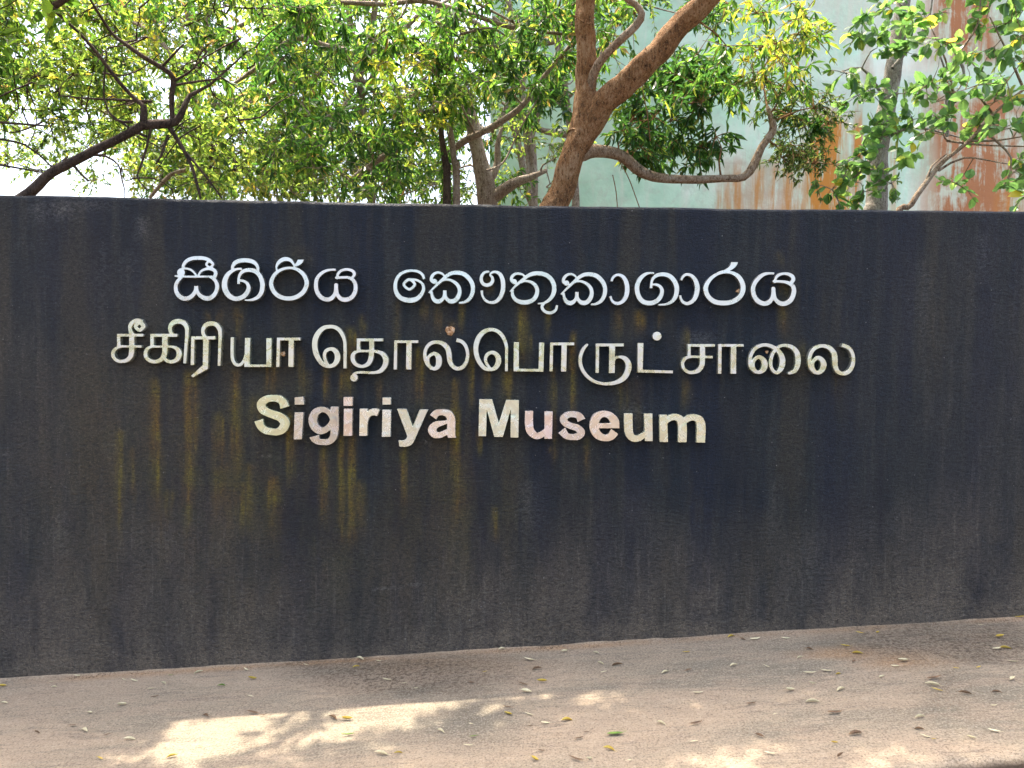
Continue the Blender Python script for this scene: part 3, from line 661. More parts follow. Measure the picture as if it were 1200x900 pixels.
letter("yellowish Tamil sign of three overlapping coils near the right end", MID_, YELLOW_REFL, 870, 385, [
    ('Sc', [(212, 364, 48), (152, 405, 44), (136, 465, 44), (155, 528, 46), (205, 560, 44), (265, 530, 66), (287, 465, 78), (268, 400, 66)]),
    ('S', [(170, 555, 44), (112, 500, 44), (97, 420, 44), (112, 340, 44), (160, 262, 46), (230, 220, 44), (300, 209, 44), (370, 227, 50), (440, 267, 54), (493, 330, 64), (516, 410, 72), (504, 490, 68), (470, 550, 50), (440, 566, 42), (400, 545, 42), (369, 490, 42), (366, 410, 42), (390, 322, 42), (440, 257, 40), (500, 221, 38), (560, 216, 42), (640, 241, 54), (699, 310, 66), (714, 400, 70), (704, 480, 64), (670, 543, 52), (600, 573, 34)])])
letter("pale wavy Tamil letter with an inner coil, last on the middle line", MID_, YELLOW_REFL, 905, 385, [
    ('Sc', [(590, 372, 48), (535, 408, 44), (517, 465, 40), (535, 530, 44), (582, 568, 44), (630, 540, 62), (660, 470, 74), (640, 405, 62)]),
    ('S]', [(545, 562, 44), (492, 500, 48), (477, 420, 46), (491, 330, 46), (530, 266, 48), (590, 231, 46), (660, 222, 46), (738, 250, 58), (793, 320, 66), (804, 400, 70), (808, 480, 64), (840, 550, 56), (900, 578, 48), (968, 560, 52), (1023, 490, 50), (1040, 400, 46), (1024, 310, 46), (980, 247, 48), (893, 210, 48)])])
# --- bottom line, English
letter(tint=(0.8, 0.84, 0.5), label="pale yellow metal capital S starting the bottom line", group=LOW_, mat=MOTTLE, ox=292, oy=455, strokes=[
    ('S[]', [(452, 248, 116), (430, 180, 100), (375, 137, 92), (300, 127, 86), (212, 143, 96), (152, 202, 112), (167, 265, 112), (230, 310, 100), (310, 340, 102), (400, 375, 110), (455, 440, 120), (428, 518, 112), (360, 558, 92), (290, 558, 86), (204, 538, 90), (145, 488, 96), (118, 408, 114)])])
letter(tint=(0.66, 0.63, 0.52), label="tilted metal lowercase i hanging low after the capital S", group=LOW_, mat=MOTTLE, ox=292, oy=455, strokes=[('P', [(580, 308), (692, 308), (672, 655), (567, 655)])], dot=[('P', [(580, 115), (692, 108), (702, 208), (580, 212)])])
letter(tint=(0.5, 0.49, 0.43), label="grey tarnished metal lowercase g on the bottom line", group=LOW_, mat=MOTTLE, ox=292, oy=455, strokes=[
    ('Sc', [(925, 272, 72), (848, 310, 98), (812, 405, 110), (842, 500, 104), (915, 545, 90), (1000, 512, 78), (1070, 405, 80), (1005, 300, 66)]),
    ('S[]', [(1090, 236, 100), (1088, 560, 100), (1070, 632, 92), (1020, 682, 80), (950, 690, 76), (885, 682, 80), (845, 655, 96), (832, 612, 132)])])
letter(tint=(0.8, 0.7, 0.6), label="metal lowercase i with a bright square dot, between g and r", group=LOW_, mat=MOTTLE, ox=385, oy=455, strokes=[('P', [(195, 262), (305, 262), (300, 610), (190, 610)])], dot=[('P', [(190, 112), (308, 112), (306, 226), (190, 226)])])
letter("metal lowercase r on the bottom line", LOW_, MOTTLE, 385, 455, [
    ('P', [(397, 262), (495, 262), (495, 610), (392, 610)]),
    ('P', [(490, 305), (520, 274), (560, 259), (610, 258), (652, 275), (618, 358), (580, 346), (545, 354), (517, 382), (502, 430), (494, 490), (480, 480), (480, 330)])])
letter("metal lowercase i between the r and the y", LOW_, MOTTLE, 385, 455, [('P', [(688, 275), (798, 275), (792, 622), (680, 622)])], dot=[('P', [(688, 118), (798, 118), (796, 209), (688, 209)])])
letter(tint=(0.74, 0.73, 0.58), label="metal lowercase y on the bottom line", group=LOW_, mat=MOTTLE, ox=455, oy=460, strokes=[
    ('P', [(110, 208), (235, 210), (312, 438), (400, 218), (508, 218), (335, 610), (318, 645), (290, 675), (250, 691), (205, 697), (140, 692), (130, 612), (175, 615), (208, 607), (230, 588), (240, 565), (235, 540)])])
letter(tint=(.88,.78,.70), label="pinkish metal lowercase a ending the first English word", group=LOW_, mat=MOTTLE, ox=455, oy=460, strokes=[
    ('S[', [(572, 316, 100), (612, 265, 84), (690, 253, 78), (768, 275, 96), (802, 340, 104), (803, 450, 104), (806, 530, 102)]),
    ('P', [(752, 480), (855, 480), (858, 545), (868, 580), (765, 580), (752, 545)]),
    ('Sc', [(780, 378, 40), (690, 392, 60), (600, 418, 88), (560, 478, 108), (590, 536, 90), (650, 546, 76), (720, 520, 72), (790, 470, 60)])])
letter("large mottled metal capital M on the bottom line", LOW_, MOTTLE, 550, 455, [
    ('P', [(125, 140), (292, 140), (376, 448), (470, 148), (635, 150), (628, 632), (525, 632), (530, 268), (430, 624), (318, 624), (222, 268), (215, 614), (116, 614)])])
letter(tint=(.88,.74,.66), label="pinkish metal lowercase u right after the capital M", group=LOW_, mat=MOTTLE, ox=550, oy=455, strokes=[
    ('S[', [(765, 290, 106), (763, 450, 106), (778, 540, 104), (818, 590, 92), (862, 612, 82), (920, 596, 80), (985, 545, 70)]), ('P', [(960, 296), (1066, 296), (1058, 648), (960, 648)])])
letter(tint=(0.72, 0.66, 0.64), label="metal lowercase s with a pinkish end, on the bottom line", group=LOW_, mat=MOTTLE, ox=645, oy=460, strokes=[
    ('S[]', [(398, 356, 108), (370, 302, 90), (300, 279, 78), (222, 287, 80), (168, 337, 94), (188, 387, 90), (260, 427, 82), (350, 457, 90), (393, 512, 100), (358, 560, 90), (280, 571, 76), (204, 553, 86), (146, 484, 112)])])
letter(tint=(0.86, 0.78, 0.62), label="cream metal lowercase e on the bottom line", group=LOW_, mat=MOTTLE, ox=645, oy=460, strokes=[
    ('S[]', [(824, 498, 112), (775, 562, 98), (695, 582, 84), (612, 547, 104), (564, 472, 114), (560, 400, 116), (590, 322, 110), (650, 280, 86), (700, 274, 80), (768, 300, 92), (822, 370, 112), (832, 425, 102), (832, 458, 104)]), ('R', 600, 393, 880, 458)])
letter(tint=(0.8, 0.8, 0.58), label="yellowish metal lowercase u between the e and the m", group=LOW_, mat=MOTTLE, ox=725, oy=460, strokes=[
    ('S[', [(125, 266, 110), (126, 420, 110), (138, 530, 104), (178, 580, 90), (222, 592, 82), (280, 574, 78), (345, 525, 60)]), ('P', [(325, 268), (432, 268), (436, 622), (335, 622)])])
letter(tint=(0.84, 0.83, 0.6), label="pale metal lowercase m ending the bottom line", group=LOW_, mat=MOTTLE, ox=725, oy=460, strokes=[
    ('P', [(522, 285), (622, 285), (632, 634), (525, 634)]),
    ('S]', [(585, 395, 60), (640, 337, 76), (710, 313, 82), (778, 335, 96), (812, 400, 110), (815, 637, 110)]),
    ('S]', [(835, 385, 56), (888, 332, 82), (960, 318, 82), (1028, 345, 102), (1053, 410, 114), (1050, 642, 112)])])

# rusty fixings left in the wall
def plug(label, px, py, rpx, hole, ragged):
    c = at(px, py, WALL_Y); r = rpx / F_PX * WALL_Y; N = 28; V = []; F = []
    prof = [(1.0, -0.004), (0.97, 0.004), (0.8, 0.0075), (0.55, 0.009), (hole, 0.0085), (hole * 0.9, 0.002), (0.0, 0.001)]
    for s, h in prof:
        for i in range(N):
            a = 2 * math.pi * i / N; rr = r * s * (1 + ragged * (0.5 + s) * (math.sin(3 * a + px) * .6 + math.sin(7 * a + py) * .4))
            V.append((rr * math.cos(a), -h, rr * math.sin(a)))
    for j in range(len(prof) - 1):
        for i in range(N):
            F.append((j * N + i, j * N + (i + 1) % N, (j + 1) * N + (i + 1) % N, (j + 1) * N + i))
    return tag(link("rusty_fixing", mesh("rusty_fixing", V, F, True), MRUST, loc=tuple(c)), label, "fixing", "rusty fixings left in the wall")
m_ = M("rusty_plug", 0.8, 0.3); v_ = m_.coord()
m_.col(m_.ramp(m_.noise(v_, 60, 4, 0.7), [(0.35, (0.16, 0.07, 0.025)), (0.5, (0.46, 0.27, 0.13)), (0.66, (0.66, 0.52, 0.36))])); m_.bump(m_.noise(v_, 160, 3), .5, .004)
MRUST = m_.m
plug("round chipped rusty fixing hole where a letter dot fell off", 527.5, 387.5, 5.6, 0.26, 0.10)
plug("small rusty fixing between the legs of the grey Tamil sign", 331.8, 414.8, 2.9, 0.2, 0.16)
plug("small orange spot inside the large ring letter", 865, 341, 2.4, 0.2, 0.25)  # small raised orange spot on the wall face
plug("tiny orange fixing inside the three-coil Tamil sign", 898.3, 412.5, 1.9, 0.2, 0.2)

# ------------------------------------------------------------------ the mint building behind the trees
BY = 10.6
x0 = at(575, 100, BY)[0]; x1 = at(1500, 100, BY)[0]
xs = np.arange(x0, x1, 0.035); zs = np.arange(float(gz(0)) - 0.4, 9.2, 0.035)
X, Z = np.meshgrid(xs, zs)
Y = BY + 0.015 * fbm(X, Z, 1.2, 4)
V = np.stack([X, Y, Z], -1).reshape(-1, 3); n, k = X.shape; idx = np.arange(n * k).reshape(n, k)
F = np.stack([idx[:-1, :-1], idx[:-1, 1:], idx[1:, 1:], idx[1:, :-1]], -1).reshape(-1, 4)
px, py = proj(V); wob = 10 * fbm(V[:, 0], V[:, 2] * .4, 3.0, 14)
rust = np.zeros(len(V)); brown = rust.copy(); pale = rust.copy(); dk = rust.copy()
def band(arr, cx, y0, y1, wd, s, soft=.5):
    g = np.clip((1 + soft - np.abs(px + wob * .6 - cx) / (wd / 2)) / (2 * soft), 0, 1)
    np.maximum(arr, s * g * np.clip((py + wob * 1.5 - y0) / 25, 0, 1) * np.clip((y1 - py) / 12, 0, 1), out=arr)
for a in [(968, 120, 300, 40, 1.3), (975, 190, 300, 50, 1.2), (957, 205, 300, 20, .8), (925, 180, 300, 14, .7), (907, 175, 300, 8, .6), (890, 178, 300, 10, .65), (868, 195, 300, 9, .6), (856, 205, 300, 6, .5), (940, 200, 300, 10, .6), (1045, 150, 300, 8, .7), (1004, 110, 260, 8, .8), (1180, 200, 300, 30, .6), (845, 215, 300, 10, .5)]: band(rust, *a)
for a in [(1145, 100, 300, 110, 1.1), (1130, -60, 80, 80, .95), (1110, 125, 300, 40, .85), (1170, 150, 300, 60, .9), (1004, 120, 250, 9, .9), (895, 172, 300, 120, .42), (1150, -60, 60, 20, .8), (1016, 30, 120, 12, .4)]: band(brown, *a)
for a in [(890, 205, 300, 90, .35), (1060, 70, 92, 300, .75), (930, 40, 90, 90, .3), (1090, 190, 300, 40, .5), (1040, -60, 60, 200, .35)]: band(pale, *a)
for a in [(1050, 84, 120, 260, .5), (1000, 90, 170, 40, .4)]: band(dk, *a)
me = mesh_np("wall", V, F); set_col(me, "stain", np.stack([rust, brown, pale, dk], -1))
bld = thing("concrete_building", "tall mint green building wall with rust stains, behind the trees", "building", (float(x0), BY, float(gz(0))))
o = link("wall", me, MM, bld); o.location = (-float(x0), -BY, -float(gz(0)))
def box_mesh(name, a, b):
    v = [(x, y, z) for x in (a[0], b[0]) for y in (a[1], b[1]) for z in (a[2], b[2])]
    return mesh(name, v, [(0, 1, 3, 2), (4, 6, 7, 5), (0, 4, 5, 1), (2, 3, 7, 6), (0, 2, 6, 4), (1, 5, 7, 3)])
def into(o, root):                                      # keep world place under a root that is only moved
    o.parent = root; o.location = tuple(-c for c in root.location); return o
m_ = M("old_concrete", 0.9, 0.2); v_ = m_.coord((1, 1, .5))
m_.col(m_.ramp(m_.noise(v_, 1.5, 6, .65), [(0.3, (0.34, 0.36, 0.31)), (0.5, (0.50, 0.54, 0.47)), (0.7, (0.64, 0.62, 0.54))])); MC = m_.m
into(link("rear_block", box_mesh("rear_block", (x0, BY + .06, float(gz(0)) - .4), (x1, BY + 5, 9.15)), MC), bld)
into(link("roof", box_mesh("roof", (x0 - .25, BY - .3, 9.17), (x1 + .2, BY + 5.2, 9.4)), MC), bld)

# ------------------------------------------------------------------ trees
def resample(P, R, step):
    P = np.asarray(P, float); R = np.asarray(R, float)
    Q = spline([(p[0], p[1], p[2]) for p in P], step=1e9) if False else None
    out, rr = [], []
    n = len(P)
    for i in range(n - 1):
        p1, p2 = P[i], P[i + 1]; p0 = P[i - 1] if i else 2 * p1 - p2; p3 = P[i + 2] if i + 2 < n else 2 * p2 - p1
        m_ = max(2, int(np.linalg.norm(p2 - p1) / step))
        for t in np.linspace(0, 1, m_, endpoint=False):
            out.append(0.5 * (2 * p1 + (p2 - p0) * t + (2 * p0 - 5 * p1 + 4 * p2 - p3) * t * t + (3 * p1 - p0 - 3 * p2 + p3) * t ** 3))
            rr.append(R[i] + (R[i + 1] - R[i]) * t)
    out.append(P[-1]); rr.append(R[-1])
    return np.array(out), np.array(rr)
class Tubes:
    def __init__(s): s.V = []; s.F = []; s.n = 0
    def add(s, P, R, k=6, rough=0.0):
        P = np.asarray(P); R = np.asarray(R); m_ = len(P)
        T = np.gradient(P, axis=0); T /= np.maximum(np.linalg.norm(T, axis=1, keepdims=True), 1e-9)
        u = np.cross(T[0], (0.31, 0.87, 0.38)); u /= np.linalg.norm(u)
        a = np.arange(k) * 2 * math.pi / k
        ph = random.uniform(0, 6)
        for i in range(m_):
            u = u - T[i] * (u @ T[i]); u /= max(np.linalg.norm(u), 1e-9); v = np.cross(T[i], u)
            rr = R[i] * (1 + rough * (np.sin(3 * a + ph + i * .21) * .5 + np.sin(5 * a + 2 * ph - i * .37) * .35 + .3 * math.sin(i * .9 + ph)))
            s.V.append(P[i] + np.outer(np.cos(a) * rr, u) + np.outer(np.sin(a) * rr, v))
        b = s.n
        i_, j_ = np.meshgrid(np.arange(m_ - 1), np.arange(k), indexing='ij')
        s.F.append(np.stack([b + i_ * k + j_, b + i_ * k + (j_ + 1) % k, b + (i_ + 1) * k + (j_ + 1) % k, b + (i_ + 1) * k + j_], -1).reshape(-1, 4))
        s.n += m_ * k
        # close the tip
        s.V.append(P[-1:] + T[-1:] * R[-1]); tip = s.n; s.n += 1
        last = b + (m_ - 1) * k
        s.F.append(np.array([(last + j, last + (j + 1) % k, tip, tip) for j in range(k)]))
    def mesh(s, name):
        V = np.concatenate(s.V); F = np.concatenate(s.F)
        quads = F[F[:, 2] != F[:, 3]]; tris = F[F[:, 2] == F[:, 3]][:, :3]
        me = bpy.data.meshes.new(name)
        me.vertices.add(len(V)); me.vertices.foreach_set("co", V.astype(np.float32).ravel())
        lp = np.concatenate([quads.ravel(), tris.ravel()]).astype(np.int32)
        me.loops.add(len(lp)); me.loops.foreach_set("vertex_index", lp)
        st = np.concatenate([np.arange(len(quads)) * 4, len(quads) * 4 + np.arange(len(tris)) * 3]).astype(np.int32)
        me.polygons.add(len(st)); me.polygons.foreach_set("loop_start", st)
        me.polygons.foreach_set("use_smooth", np.ones(len(st), bool))
        me.update(calc_edges=True); me.validate(); return me
# leaf outlines: (along, across, sag) and triangles
NARROW = (np.array([(0, 0, 0), (.22, -.34, .03), (.22, .34, .03), (.58, -.44, .03), (.58, .44, .03), (1, 0, -.16), (.40, 0, -.05)]),
          [(0, 1, 6), (0, 6, 2), (1, 3, 6), (6, 4, 2), (3, 5, 6), (6, 5, 4)])
ROUND = (np.array([(0, 0, 0), (.16, -.34, .02), (.16, .34, .02), (.45, -.52, .05), (.45, .52, .05), (.78, -.36, .02), (.78, .36, .02), (1.04, 0, -.10), (.45, 0, -.03), (.78, 0, -.05)]),
         [(0, 1, 8), (0, 8, 2), (1, 3, 8), (8, 4, 2), (3, 5, 9), (3, 9, 8), (8, 9, 6), (8, 6, 4), (5, 7, 9), (9, 7, 6)])
KINDS_ = {   # length, width, droop, palette (weights), outline
    'mango': dict(L=.088, W=.026, droop=.75, shape=NARROW, pal=[((.036, .10, .022), 3.2), ((.070, .165, .034), 4), ((.13, .25, .045), 3.2), ((.25, .33, .07), 1.4), ((.40, .28, .13), .35)]),
    'dark':  dict(L=.090, W=.026, droop=.6, shape=NARROW, pal=[((.030, .085, .026), 4), ((.045, .120, .030), 3), ((.10, .20, .045), 1.8), ((.24, .30, .06), .5)]),
    'light': dict(L=.060, W=.024, droop=.35, shape=NARROW, pal=[((.13, .215, .045), 3), ((.18, .27, .06), 3), ((.26, .34, .10), 2), ((.060, .13, .032), 2.4), ((.036, .08, .020), 1.2), ((.46, .40, .08), .25)]),
    'yellow': dict(L=.064, W=.024, droop=.4, shape=NARROW, pal=[((.25, .31, .05), 3), ((.36, .37, .06), 2), ((.15, .24, .035), 2), ((.52, .42, .06), .6)]),
    'round': dict(L=.125, W=.090, droop=.35, shape=ROUND, pal=[((.070, .155, .060), 3.5), ((.11, .22, .085), 3), ((.165, .285, .10), 2), ((.22, .28, .08), .5), ((.52, .44, .08), .14)]),
    'broad': dict(L=.150, W=.070, droop=.4, shape=ROUND, pal=[((.055, .12, .02), 3), ((.10, .18, .025), 3), ((.18, .25, .03), 1)]),
    'tiny':  dict(L=.045, W=.014, droop=.5, shape=NARROW, pal=[((.05, .105, .03), 3), ((.10, .15, .05), 3), ((.20, .23, .08), 1)]),
}
class Tree:
    def __init__(s, name, label, base, bark, group=None):
        s.root = thing(name, label, "tree", tuple(map(float, base)), group); s.base = np.asarray(base, float)
        s.bark = bark; s.nodes = []; s.twigs = Tubes(); s.lv = []; s.limbs = []
    def limb(s, pts, part, k=14, rough=.07, step=.06, bark=None):       # pts: (px, py, Y, radius in metres) or (x, y, z, r, 'w')
        P = [np.array(p[:3]) if len(p) == 5 else at(p[0], p[1], p[2]) for p in pts]; R = [p[3] for p in pts]
        P, R = resample(P, R, step)
        jit = np.stack([fbm(np.arange(len(P)) * .35, np.arange(len(P)) * .0 + c, 1.0, int(abs(P[0, 0] * 100)) + c) for c in range(3)], -1)
        P[1:-1] += jit[1:-1] * R[1:-1, None] * .22
        t = Tubes(); t.add(P, R, k, rough)
        o = link(part, t.mesh(part), bark or s.bark); o.parent = s.root; o.location = tuple(-s.base)
        s.nodes += [(p, r) for p, r in zip(P, R)]
        return P
    def wire(s, P, R, k=5):
        P, R = resample(P, R, .07); s.twigs.add(P, R, k, .05); s.nodes += [(p, r) for p, r in zip(P, R)]; return P
    def branch_to(s, c, sag=.15, r_end=.004):                 # a thin branch from the nearest limb to the cluster
        N = np.array([n_[0] for n_ in s.nodes]); rr = np.array([n_[1] for n_ in s.nodes])
        d = np.linalg.norm(N - c, axis=1) + .25 * np.clip(N[:, 2] - c[2], 0, 9) - 2.0 * np.minimum(rr, .05)
        i = int(np.argmin(d)); a = N[i]; r0 = min(rr[i] * .6, .006 + .011 * np.linalg.norm(c - a))
        v = c - a; L = np.linalg.norm(v)
        if L < .05: return
        q = [a, a + v * .33 + RNG.normal(0, .09 * L, 3) + (0, 0, sag * L), a + v * .68 + RNG.normal(0, .07 * L, 3) + (0, 0, sag * L * .7), c]
        s.wire(q, [max(r0, r_end), r0 * .7 + .001, r0 * .45 + .001, r_end])
    def spray(s, c, kind, n_twig, nleaf, spread, sq=(1, 1, .8), size=1.0):
        K = KINDS_[kind]
        for _ in range(n_twig):
            d = RNG.normal(0, 1, 3) * sq; d[2] += .12; d /= np.linalg.norm(d); L = spread * RNG.uniform(.55, 1.15)
            e1 = c + d * L * .5 + RNG.normal(0, .05 * L, 3); e2 = c + d * L + np.array((0, 0, -.28 * L * RNG.uniform(.2, 1.2)))
            P, R = resample([c, e1, e2], [.0036, .0026, .0014], .06)
            s.twigs.add(P, R, 4)
            for j in range(nleaf):
                t = RNG.uniform(.22, 1.0) ** .8; q = P[min(int(t * (len(P) - 1)), len(P) - 1)]
                s.lv.append((q, d, kind, size))
    def finish(s, trans=None):
        byshape = {}
        for q in s.lv: byshape.setdefault(q[2], []).append(q)
        V, F, C = [], [], []; b = 0
        for kind, L in byshape.items():
            K = KINDS_[kind]; n = len(L)
            pos = np.array([q[0] for q in L]); tw = np.array([q[1] for q in L]); sz = np.array([q[3] for q in L])
            ax = tw * .55 + RNG.normal(0, .55, (n, 3)); ax[:, 2] -= K['droop'] * RNG.uniform(.2, 1.4, n)
            ax /= np.linalg.norm(ax, axis=1, keepdims=True)
            nr = RNG.normal(0, .55, (n, 3)); nr[:, 2] += .8
            nr -= ax * np.sum(nr * ax, 1, keepdims=True); nr /= np.maximum(np.linalg.norm(nr, axis=1, keepdims=True), 1e-6)
            sd = np.cross(nr, ax)
            ln = K['L'] * sz * RNG.lognormal(0, .22, n); wd = K['W'] * sz * RNG.lognormal(0, .18, n) * 1.0
            T, tri = K['shape']; m_ = len(T)
            curl = RNG.uniform(.4, 1.8, n)
            P = pos[:, None] + ax[:, None] * (T[None, :, 0:1] * ln[:, None, None]) + sd[:, None] * (T[None, :, 1:2] * wd[:, None, None]) + nr[:, None] * (T[None, :, 2:3] * (ln * curl)[:, None, None])
            V.append(P.reshape(-1, 3))
            F.append((np.array(tri)[None] + (b + np.arange(n) * m_)[:, None, None]).reshape(-1, 3)); b += n * m_
            w_ = np.array([x[1] for x in K['pal']]); ci = RNG.choice(len(w_), n, p=w_ / w_.sum())
            col = np.array([x[0] for x in K['pal']])[ci] * RNG.lognormal(0, .16, (n, 1))
            C.append(np.repeat(np.concatenate([col, np.ones((n, 1))], 1), m_, 0))
        V = np.concatenate(V); F = np.concatenate(F); C = np.concatenate(C)
        nl_ = len(F)
        if s.twigs.n:                                          # the fine twigs belong to the crown
            TV = np.concatenate(s.twigs.V); TF = np.concatenate(s.twigs.F); q = TF[:, 2] != TF[:, 3]
            tri = np.concatenate([TF[:, :3], TF[q][:, [0, 2, 3]]]) + len(V)
            V = np.concatenate([V, TV]); F = np.concatenate([F, tri]); C = np.concatenate([C, np.ones((len(TV), 4)) * .1])
        me = bpy.data.meshes.new("crown")
        V = V.astype(np.float32); F = F.astype(np.int32)
        me.vertices.add(len(V)); me.vertices.foreach_set("co", V.ravel())
        me.loops.add(F.size); me.loops.foreach_set("vertex_index", F.ravel())
        me.polygons.add(len(F)); me.polygons.foreach_set("loop_start", np.arange(len(F), dtype=np.int32) * 3)
        mi = np.zeros(len(F), np.int32); mi[nl_:] = 1
        o = link("crown", me, [LEAF, s.bark])
        me.polygons.foreach_set("material_index", mi); me.polygons.foreach_set("use_smooth", mi.astype(bool))
        me.update(calc_edges=True); set_col(me, "tint", C)
        o.parent = s.root; o.location = tuple(-s.base)
        return len(s.lv)
def inpoly(x, y, P):
    ins = False; n = len(P)
    for i in range(n):
        (a, b), (c, d) = P[i], P[(i + 1) % n]
        if (b > y) != (d > y) and x < (y - b) / (d - b) * (c - a) + a: ins = not ins
    return ins
def fill(tree, poly, Y0, Y1, n, kind, tw=7, nl=9, spread=.28, size=1.0, kinds=None, sag=.12, sep=0.0):
    xs_ = [p[0] for p in poly]; ys_ = [p[1] for p in poly]; k_ = 0; tries = 0; done = []
    while k_ < n and tries < n * 60:
        tries += 1
        x, y = RNG.uniform(min(xs_), max(xs_)), RNG.uniform(min(ys_), max(ys_))
        if not inpoly(x, y, poly): continue
        if sep and any((x - a) ** 2 + (y - b) ** 2 < sep * sep for a, b in done): continue
        done.append((x, y))
        c = at(x, y, RNG.uniform(Y0, Y1)); tree.branch_to(c, sag)
        tree.spray(c, kind if kinds is None else kinds[int(RNG.integers(len(kinds)))], tw, nl, spread, size=size); k_ += 1

# where the photo's ground is in the sun: no leaves may stand in those beams
LIT = [[(120, 905), (190, 868), (235, 842), (330, 826), (440, 816), (545, 808), (560, 816), (480, 840), (465, 852), (400, 872), (330, 884), (235, 905)],
       [(590, 822), (640, 808), (735, 793), (738, 800), (660, 818), (600, 830)], [(560, 812), (600, 806), (640, 806), (600, 822)],
       [(828, 915), (838, 892), (868, 885), (900, 891), (908, 915)], [(908, 915), (918, 890), (960, 881), (1020, 886), (1012, 915)], [(1022, 893), (1040, 880), (1078, 878), (1075, 893)],
       [(1078, 912), (1086, 884), (1126, 869), (1230, 864), (1230, 905), (1110, 915)]]
def shade_canopy(tree, xr, hr, kind, tw=7, nl=11, spread=.24, yr=(2.3, 3.62), cell=.19, size=1.0, layers=3):
    for _ in range(layers):
        for x_ in np.arange(xr[0], xr[1], cell):
            for y_ in np.arange(yr[0], yr[1], cell):
                xg, yg = x_ + RNG.uniform(0, cell), y_ + RNG.uniform(0, cell); g = np.array([xg, yg, float(gz(xg))])
                a, b = proj(g[None]); a = float(a[0]); b = float(b[0])
                if any(inpoly(a + da, b + db, P) for P in LIT for da, db in ((0, 0), (40, 0), (-40, 0), (0, 11), (0, -10), (27, 7), (-27, 7), (27, -7), (-27, -7))) and RNG.uniform() > .035: continue
                h = RNG.uniform(*hr); c = g + SUN * (h / SUN[2])
                tree.branch_to(c, .1)
                tree.spray(c, kind, tw, nl, spread, size=size)

def gb(px, Y): x = at(px, 240, Y)[0]; return np.array([x, Y, float(gz(x)) - .14])

# A: the forked tree behind the middle of the wall
Y0 = 5.7; b = gb(560, Y0)
A = Tree("forked_tree", "stout red-brown tree forking into two thick limbs behind the wall", b, BARK_RED)
A.limb([(b[0], b[1], b[2] - .05, 0.1440, 'w'), (b[0] + .05, b[1], b[2] + .35, 0.1110, 'w'), (612, 330, Y0, 0.1032), (652, 235, Y0, 0.0948), (677, 170, Y0, 0.0900), (687, 136, Y0, 0.0948), (689, 112, Y0, 0.0810)], "trunk", 26, .10, .035)
up_ = A.limb([(678, 160, Y0, 0.0910), (684, 125, Y0, 0.0826), (686, 60, Y0, 0.0756), (687, 0, Y0, 0.0714), (684, -70, Y0 + .1, 0.0665), (690, -170, Y0 + .1, 0.0560), (670, -290, Y0 - .1, 0.0420), (640, -390, Y0 - .3, 0.0245)], "branch", 22, .09, .035)
rt_ = A.limb([(676, 172, Y0, 0.0858), (700, 132, Y0 - .05, 0.0936), (735, 97, Y0 - .1, 0.0920), (770, 62, Y0 - .15, 0.0874), (803, 25, Y0 - .2, 0.0827), (838, -15, Y0 - .3, 0.0780), (900, -90, Y0 - .5, 0.0663), (990, -170, Y0 - .8, 0.0507), (1080, -240, Y0 - 1.0, 0.0312)], "branch", 22, .09, .035)
A.limb([(676, 180, Y0 + .02, 0.0660), (697, 177, Y0 + .15, 0.0510), (727, 182, Y0 + .25, 0.0458), (745, 197, Y0 + .3, 0.0440), (765, 207, Y0 + .3, 0.0396), (800, 211, Y0 + .3, 0.0334), (845, 209, Y0 + .3, 0.0299), (872, 207, Y0 + .3, 0.0299), (884, 193, Y0 + .3, 0.0352), (893, 172, Y0 + .3, 0.0299), (905, 155, Y0 + .3, 0.0317), (905, 142, Y0 + .3, 0.0264), (899, 125, Y0 + .35, 0.0141)], "branch", 12, 0.0616, bark=BARK_TAN)
A.limb([(690, 105, Y0 - .02, 0.0375), (702, 75, Y0 - .12, 0.0330), (722, 52, Y0 - .2, 0.0300), (745, 30, Y0 - .25, 0.0285), (752, 16, Y0 - .25, 0.0270), (744, 4, Y0 - .25, 0.0210), (728, -6, Y0 - .25, 0.0195), (700, -40, Y0 - .3, 0.0120)], "branch", 12, 0.0600, bark=BARK_TAN)
# outer limbs above the frame that carry the shading crown
A.limb([tuple(rt_[int(len(rt_) * .62)]) + (.06, 'w'), (1.2, 5.0, 5.2, .05, 'w'), (1.9, 4.75, 5.7, .04, 'w'), (2.8, 4.6, 6.0, .02, 'w')], "branch", 10)
A.limb([tuple(up_[int(len(up_) * .70)]) + (.055, 'w'), (.1, 5.1, 5.5, .045, 'w'), (-.9, 4.7, 6.0, .035, 'w'), (-2.1, 4.5, 6.2, .015, 'w')], "branch", 10)
# thin hanging creepers and dead twigs
for q in ([(757, 55, 5.5), (752, 80, 5.5), (753, 105, 5.5), (758, 130, 5.5), (762, 165, 5.5)], [(718, 205, 6), (722, 225, 6), (724, 250, 6)], [(716, 175, 5.9), (735, 205, 5.95), (750, 245, 6)], [(672, 18, 5.5), (682, 25, 5.52), (690, 28, 5.55), (697, 20, 5.6)]):
    A.wire([at(*p) for p in q], [.004] * len(q), 4)
fill(A, [(722, 105), (770, 78), (822, 60), (860, 110), (850, 160), (838, 188), (790, 200), (745, 192), (722, 150)], 5.9, 6.9, 36, 'dark', 8, 12, .25)
fill(A, [(838, 5), (905, -10), (955, 10), (972, 60), (945, 110), (880, 150), (850, 90), (830, 40)], 5.6, 6.8, 15, 'mango', 7, 9, .28)
fill(A, [(860, -10), (985, -10), (985, 40), (960, 75), (905, 70), (870, 30)], 5.4, 6.2, 7, 'yellow', 6, 8, .26)
fill(A, [(870, 90), (930, 95), (975, 125), (978, 165), (950, 200), (915, 185), (905, 150)], 5.9, 6.5, 14, 'tiny', 11, 18, .27)
